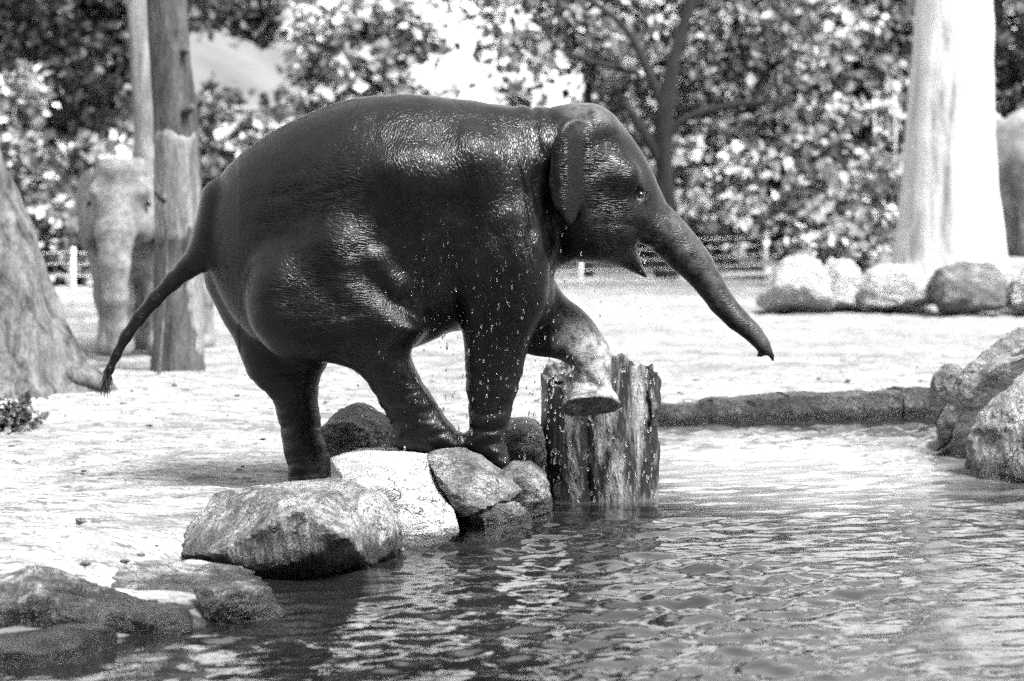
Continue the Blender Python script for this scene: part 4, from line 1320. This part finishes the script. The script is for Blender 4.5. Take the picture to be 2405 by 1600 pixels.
    # trunk rings
    for i, tt in enumerate(np.linspace(0.12, 0.9, 26)):
        k = tt * (len(tr) - 1); i0 = int(k); f = k - i0
        a, b_, r_ = [tr[i0][j] + (tr[i0 + 1][j] - tr[i0][j]) * f for j in range(3)]
        ax = np.array([tr[i0 + 1][0] - tr[i0][0], -(tr[i0 + 1][1] - tr[i0][1])], float); ax /= np.linalg.norm(ax)
        c = at(a, b_, YE); rr = r_ / PXM
        fd.cone((c.x - ax[0] * 0.004, YE, c.z - ax[1] * 0.004), (c.x + ax[0] * 0.004, YE, c.z + ax[1] * 0.004), rr + 0.0035, rr + 0.0035, 0.008)
    # ears: thin curved flaps
    ear = E2([(1384, 300), (1368, 289), (1350, 286), (1330, 297), (1312, 326), (1302, 362), (1296, 408), (1299, 450), (1310, 490), (1325, 520), (1340, 532), (1354, 518), (1368, 485), (1384, 445), (1394, 400), (1396, 350), (1393, 318)], YE - 0.28)
    for sd in (-1, 1):
        def yc(X, Z, sd=sd):
            u = np.clip((X_(1400) - X) / (X_(1400) - X_(1296)), 0, 1)
            v = np.clip((Z_(288) - Z) / (Z_(288) - Z_(570)), 0, 1)
            return YE + sd * (0.195 + 0.105 * u ** 0.6 + 0.015 * np.sin(v * 3.0) - 0.02 * np.sin(u * 6.0) + 0.02 * v)
        fd.inflate(ear, yc, 0.015, 0.022, 0.012, 2.5, 6)
        # rolled rim
        rim = catmull([(1384, 300), (1368, 289), (1350, 286), (1330, 297), (1312, 326), (1302, 362), (1296, 408), (1299, 450), (1310, 490)], 3, False)
        pts = []
        for a, b_ in rim:
            q = at(a, b_, YE - 0.28)
            pts.append((q.x, float(yc(np.array(q.x), np.array(q.z))), q.z))
        fd.chain(pts, [0.015] * len(pts), 0.008)
    # eyes: socket and lids
    ex, ez = at(1505, 458, YE - 0.19).x, at(1505, 458, YE - 0.19).z
    eyes = []
    for sd in (-1, 1):
        ys = fd.surf_y(ex, ez, sd)
        fd.ellipsoid((ex, ys + sd * 0.012, ez), (0.042, 0.022, 0.032), 0.02, 'sub')
        for R, r_ in ((0.021, 0.0075), (0.037, 0.005), (0.052, 0.005)):
            y2 = ys - sd * (0.012 if R < 0.03 else 0.003)
            fd.torus((ex, y2, ez), R, r_, 0.008, 0.72)
        eyes.append((ex, ys - sd * 0.016, ez))
    # tail
    tl = [(520, 470, 50), (500, 545, 44), (482, 590, 40), (462, 612, 30), (438, 632, 24), (405, 662, 19.5), (362, 706, 17), (326, 748, 15.5), (296, 790, 13), (272, 835, 11), (256, 870, 9.5), (247, 900, 8)]
    tl = [(a, b_, r_) for a, b_, r_ in tl]
    fd.chain([tuple(at(a, b_, YE)) for a, b_, _ in tl], [r_ / PXM for *_, r_ in tl], 0.025)
    V, Q = fd.mesh(2)
    # folds in the skin
    e1 = V[Q[:, 2]] - V[Q[:, 0]]; e2 = V[Q[:, 3]] - V[Q[:, 1]]
    fn = np.cross(e1, e2)
    Nv = np.zeros_like(V)
    for j in range(4): np.add.at(Nv, Q[:, j], fn)
    Nv /= np.linalg.norm(Nv, axis=1)[:, None] + 1e-12
    px0 = V[:, 0] / V[:, 1] * F_PX + W_PX / 2
    py0 = H_PX / 2 + (CAM_Z - V[:, 2]) / V[:, 1] * F_PX - 341
    def win(v, a, b, sf): return np.clip((v - a) / sf, 0, 1) * np.clip((b - v) / sf, 0, 1)
    def ridge(sx, sz, sd, tilt=0.0, oc=3):
        P = np.stack([(V[:, 0] + tilt * V[:, 2]) * sx, V[:, 1] * 3.0, (V[:, 2] - tilt * V[:, 0]) * sz], 1)
        return np.abs(fbm(P, 1.0, oc, sd)) ** 0.7
    disp = np.zeros(len(V))
    disp += 0.020 * win(px0, 1195, 1310, 40) * win(py0, 200, 640, 60) * (ridge(13, 2.2, 1, 0.25) - 0.4)     # neck
    disp += 0.007 * win(px0, 830, 1230, 90) * win(py0, 200, 860, 80) * (ridge(8, 1.6, 2) - 0.4)             # flank
    disp += 0.006 * win(px0, 560, 900, 80) * win(py0, 380, 860, 80) * (ridge(2.0, 11, 3, 0.2) - 0.4)        # hip
    disp += 0.012 * np.clip((py0 - 820) / 60, 0, 1) * (ridge(3.0, 14, 4, 0.1) - 0.4)                        # legs
    disp += 0.008 * win(px0, 1380, 1560, 30) * win(py0, 380, 640, 50) * (ridge(6, 6, 5) - 0.4)              # face
    disp += 0.006 * fbm(V, 4.0, 3, 6) * (px0 > 560) * (px0 < 1330)
    V = V + Nv * disp[:, None]
    # skin attributes
    px = V[:, 0] / V[:, 1] * F_PX + W_PX / 2
    py = H_PX / 2 - F_PX * ((V[:, 2] - CAM_Z) / V[:, 1] * CT + ST) / (CT - (V[:, 2] - CAM_Z) / V[:, 1] * ST)
    def bump_(v, a, b, s): return np.clip((v - a) / s, 0, 1) * np.clip((b - v) / s, 0, 1)
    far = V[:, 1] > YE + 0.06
    dry = np.where(far, bump_(px, 1290, 1520, 60) * np.clip((py - 690) / 130, 0, 1) * 1.0, 0)  # dusty raised leg, whitened further for the sun falling on it
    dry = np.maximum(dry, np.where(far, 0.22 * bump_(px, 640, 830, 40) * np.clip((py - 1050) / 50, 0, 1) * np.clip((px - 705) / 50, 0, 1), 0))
    dry = np.maximum(dry, 0.16 * bump_(px, 1300, 1500, 50) * np.clip((330 - py) / 60, 0, 1))  # top of the head lightened in colour for light from above
    # trunk: sky and sun light on it painted in as paler skin
    dry = np.maximum(dry, 0.10 * np.clip((px - 1540) / 40, 0, 1))
    crease = np.clip((px - 840) / 90, 0, 1) * np.clip((1330 - px) / 30, 0, 1)
    e = empty('elephant', (at(900, 1060, YE).x, YE, 0.18), 'dark wet young elephant stepping from rocks towards the stump with one foreleg raised', 'elephant')
    me = np_mesh('body', recenter(V, e.location), Q)
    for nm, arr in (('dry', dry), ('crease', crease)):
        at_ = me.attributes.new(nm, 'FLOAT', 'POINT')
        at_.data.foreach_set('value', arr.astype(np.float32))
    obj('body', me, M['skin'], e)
    D, F = ico(3)
    for (x, y, z) in eyes:
        obj('eye', np_mesh('eye', D * 0.0195, F), M['eye'], e, (x - e.location.x, y - e.location.y, z - e.location.z))
    # tail tuft
    r = np.random.default_rng(8)
    parts = []
    tipc = np.array(at(247, 898, YE))
    for k in range(60):
        d = np.array([-0.12 + r.normal() * 0.18, r.normal() * 0.18, -1.0]); d /= np.linalg.norm(d)
        st = tipc + r.normal(size=3) * 0.008 + np.array([0.015, 0, 0.05])
        s = np.linspace(0, 1, 4)[:, None]
        parts.append(tube(st + d * s * r.uniform(0.06, 0.13), np.linspace(0.004, 0.001, 4), 4, cap=False))
    V, F = merge(parts)
    obj('tail_tuft', np_mesh('tail_tuft', recenter(V, e.location), F), M['hair'], e)
    # toenails
    def nails(center, n, rad, a0, a1, z, tilt=0.0):
        for a in np.linspace(a0, a1, n):
            an = math.radians(a)
            p = np.array([center[0] + rad[0] * math.cos(an), center[1] + rad[1] * math.sin(an), z + tilt * math.cos(an)])
            Vn = D * np.array([0.026, 0.012, 0.022])
            ca, sa = math.cos(an - math.pi / 2), math.sin(an - math.pi / 2)
            Vr = np.stack([Vn[:, 0] * ca - Vn[:, 1] * sa, Vn[:, 0] * sa + Vn[:, 1] * ca, Vn[:, 2]], 1)
            obj('toenail', np_mesh('toenail', Vr, F3), M['nail'], e, tuple(p - np.array(e.location)))
    F3 = ico(3)[1]
    c = at(1000, 1045, YE - 0.16); nails((c.x + 0.03, YE - 0.16), 4, (0.135, 0.115), -75, 20, c.z, 0.0)
    return e
build_main_elephant()

def build_far_elephants():
    """a standing elephant in its own metres, facing +x, 1.0 tall at the back; used for the two in the background"""
    fd = Field((-0.78, -0.42, -0.02), (1.05, 0.42, 1.22), 0.0125)
    body = np.array([(-0.66, 0.62), (-0.64, 0.80), (-0.52, 0.94), (-0.30, 1.02), (-0.05, 1.05), (0.18, 1.02), (0.36, 0.98), (0.44, 0.80), (0.40, 0.58), (0.28, 0.47), (0.05, 0.40), (-0.2, 0.41), (-0.45, 0.46), (-0.60, 0.52)])
    fd.inflate(body, 0, lambda X, Z: np.interp(X, [-0.66, -0.4, -0.1, 0.2, 0.45], [0.1, 0.22, 0.27, 0.22, 0.16]), 0.3, 0.02)
    for (x, y) in ((0.26, 0.13), (0.24, -0.13), (-0.45, 0.13), (-0.42, -0.13)):
        fd.chain([(x, y, 0.62), (x + 0.01, y, 0.35), (x, y, 0.16), (x + 0.01, y, 0.06), (x + 0.01, y, 0.05)], [0.14, 0.095, 0.075, 0.085, 0.085], 0.05)
    fd.ellipsoid((0.56, 0, 0.93), (0.20, 0.15, 0.22), 0.06)
    for s in (-1, 1):
        fd.ellipsoid((0.56, s * 0.07, 1.08), (0.10, 0.07, 0.08), 0.05)
        fd.ellipsoid((0.69, s * 0.10, 0.97), (0.06, 0.045, 0.05), 0.04)
        fd.ellipsoid((0.735, s * 0.07, 1.05), (0.045, 0.05, 0.055), 0.04, 'sub')
        fd.ellipsoid((0.60, s * 0.10, 0.78), (0.12, 0.06, 0.10), 0.05)
    fd.cone((0.58, 0, 0.74), (0.66, 0, 0.63), 0.09, 0.035, 0.04)
    fd.chain([(0.68, 0, 0.90), (0.76, 0, 0.74), (0.79, 0, 0.55), (0.78, 0, 0.36), (0.765, 0, 0.18), (0.78, 0, 0.07)], [0.115, 0.092, 0.072, 0.06, 0.05, 0.042], 0.025)
    ear = np.array([(0.54, 1.06), (0.46, 1.10), (0.36, 1.05), (0.31, 0.92), (0.33, 0.76), (0.40, 0.62), (0.47, 0.68), (0.53, 0.84)])
    for s in (-1, 1):
        fd.inflate(ear, lambda X, Z, s=s: s * (0.15 + 0.62 * np.clip(0.54 - X, 0, 1)), 0.018, 0.03, 0.015, 2.5)
    fd.chain([(-0.64, 0, 0.90), (-0.70, 0, 0.76), (-0.70, 0, 0.55), (-0.69, 0, 0.35)], [0.05, 0.03, 0.02, 0.014], 0.03)
    V, Q = fd.mesh(2)
    out = []
    D, F = ico(2)
    for (name, label, px, py, Y, scale, rot) in (
        ('elephant', 'pale dusty elephant facing the camera with hanging trunk, half hidden by the patched tree', 272, 852, 22.6, 1.66, -97),
        ('elephant', 'pale elephant at the right edge, mostly hidden behind the massive pale trunk', 2548, 606, 36.5, 2.3, 8)):
        q = at(px, py, Y)
        gz = ground_z(q.x, Y)
        e = empty(name, (q.x, Y, gz), label, 'elephant')
        c, s = math.cos(math.radians(rot)), math.sin(math.radians(rot))
        # stand the trunk's foot over the wanted point
        P = V * scale * np.array([1, 1.22 if rot == -97 else 1.0, 1])
        if rot == -97:
            P = P - np.array([0.78 * scale, 0, 0])
        R = np.stack([P[:, 0] * c - P[:, 1] * s, P[:, 0] * s + P[:, 1] * c, P[:, 2]], 1)
        me = np_mesh('body', R, Q)
        for nm in ('dry', 'crease'):
            at_ = me.attributes.new(nm, 'FLOAT', 'POINT')
            at_.data.foreach_set('value', np.full(len(R), 0.6, np.float32))
        obj('body', me, M['dry_skin'], e)
        for sd in (-1, 1):
            p = np.array([0.70, sd * 0.145 * (1.22 if rot == -97 else 1.0), 0.90]) * scale - (np.array([0.78 * scale, 0, 0]) if rot == -97 else 0)
            obj('eye', np_mesh('eye', D * 0.018 * scale, F), M['eye'], e, (p[0] * c - p[1] * s, p[0] * s + p[1] * c, p[2]))
build_far_elephants()

# ------------------------------------------------------------------ spray, pebbles
def build_drops():
    r = np.random.default_rng(12)
    D, F = ico(1)
    parts = []
    def put(px, py, Y, s, st):
        c = np.array(at(px, py, Y))
        parts.append((c + D * np.array([s, s, s * st]), F))
    n = 0
    while n < 400:
        px, py = r.normal(1150, 130), r.normal(760, 150)
        if not (840 < px < 1420 and 470 < py < 1140): continue
        put(px, py, r.uniform(11.0, 11.5), 0.0016 + 0.0042 * r.random() ** 2.5, r.uniform(1.0, 4.5)); n += 1
    for k in range(260):
        put(r.uniform(1230, 1540), r.uniform(860, 1180), r.uniform(12.2, 12.75), r.uniform(0.003, 0.007), r.uniform(1.5, 4))
    for k in range(60):
        t = r.random()
        put(1500 + 8 * t + r.normal() * (5 + 12 * t), 575 + 170 * t, 12 + r.normal() * 0.05, r.uniform(0.002, 0.004), r.uniform(1.2, 3))
    V, F_ = merge(parts)
    o = obj('water_drops', np_mesh('water_drops', V, F_), M['drop'])
    tag(o, 'spray of water drops falling around the wet elephant and the stump', 'water drops', None, 'stuff')
build_drops()

def build_pebbles():
    r = np.random.default_rng(15)
    D, F = ico(1)
    parts = []
    pond = catmull(POND, 4)
    n = 0
    while n < 420:
        y = r.uniform(8.8, 22); x = r.uniform(-0.23, 0.23) * y
        if poly_sdf(pond, np.array([x]), np.array([y]))[0] < 0.12: continue
        s = 0.004 + 0.018 * r.random() ** 5
        if r.random() < 0.5 and x > 0.2: s *= 1.5
        z = ground_z(x, y)
        parts.append((np.array([x, y, z + s * 0.2]) + D * np.array([s * 1.4, s, s * 0.6]) * (1 + 0.3 * r.normal(size=(len(D), 1)) * 0.5), F))
        n += 1
    V, F_ = merge(parts)
    o = obj('pebbles', np_mesh('pebbles', V, F_), M['rock_dark'])
    tag(o, 'dark pebbles and clods strewn over the sand', 'pebbles', None, 'stuff')
build_pebbles()
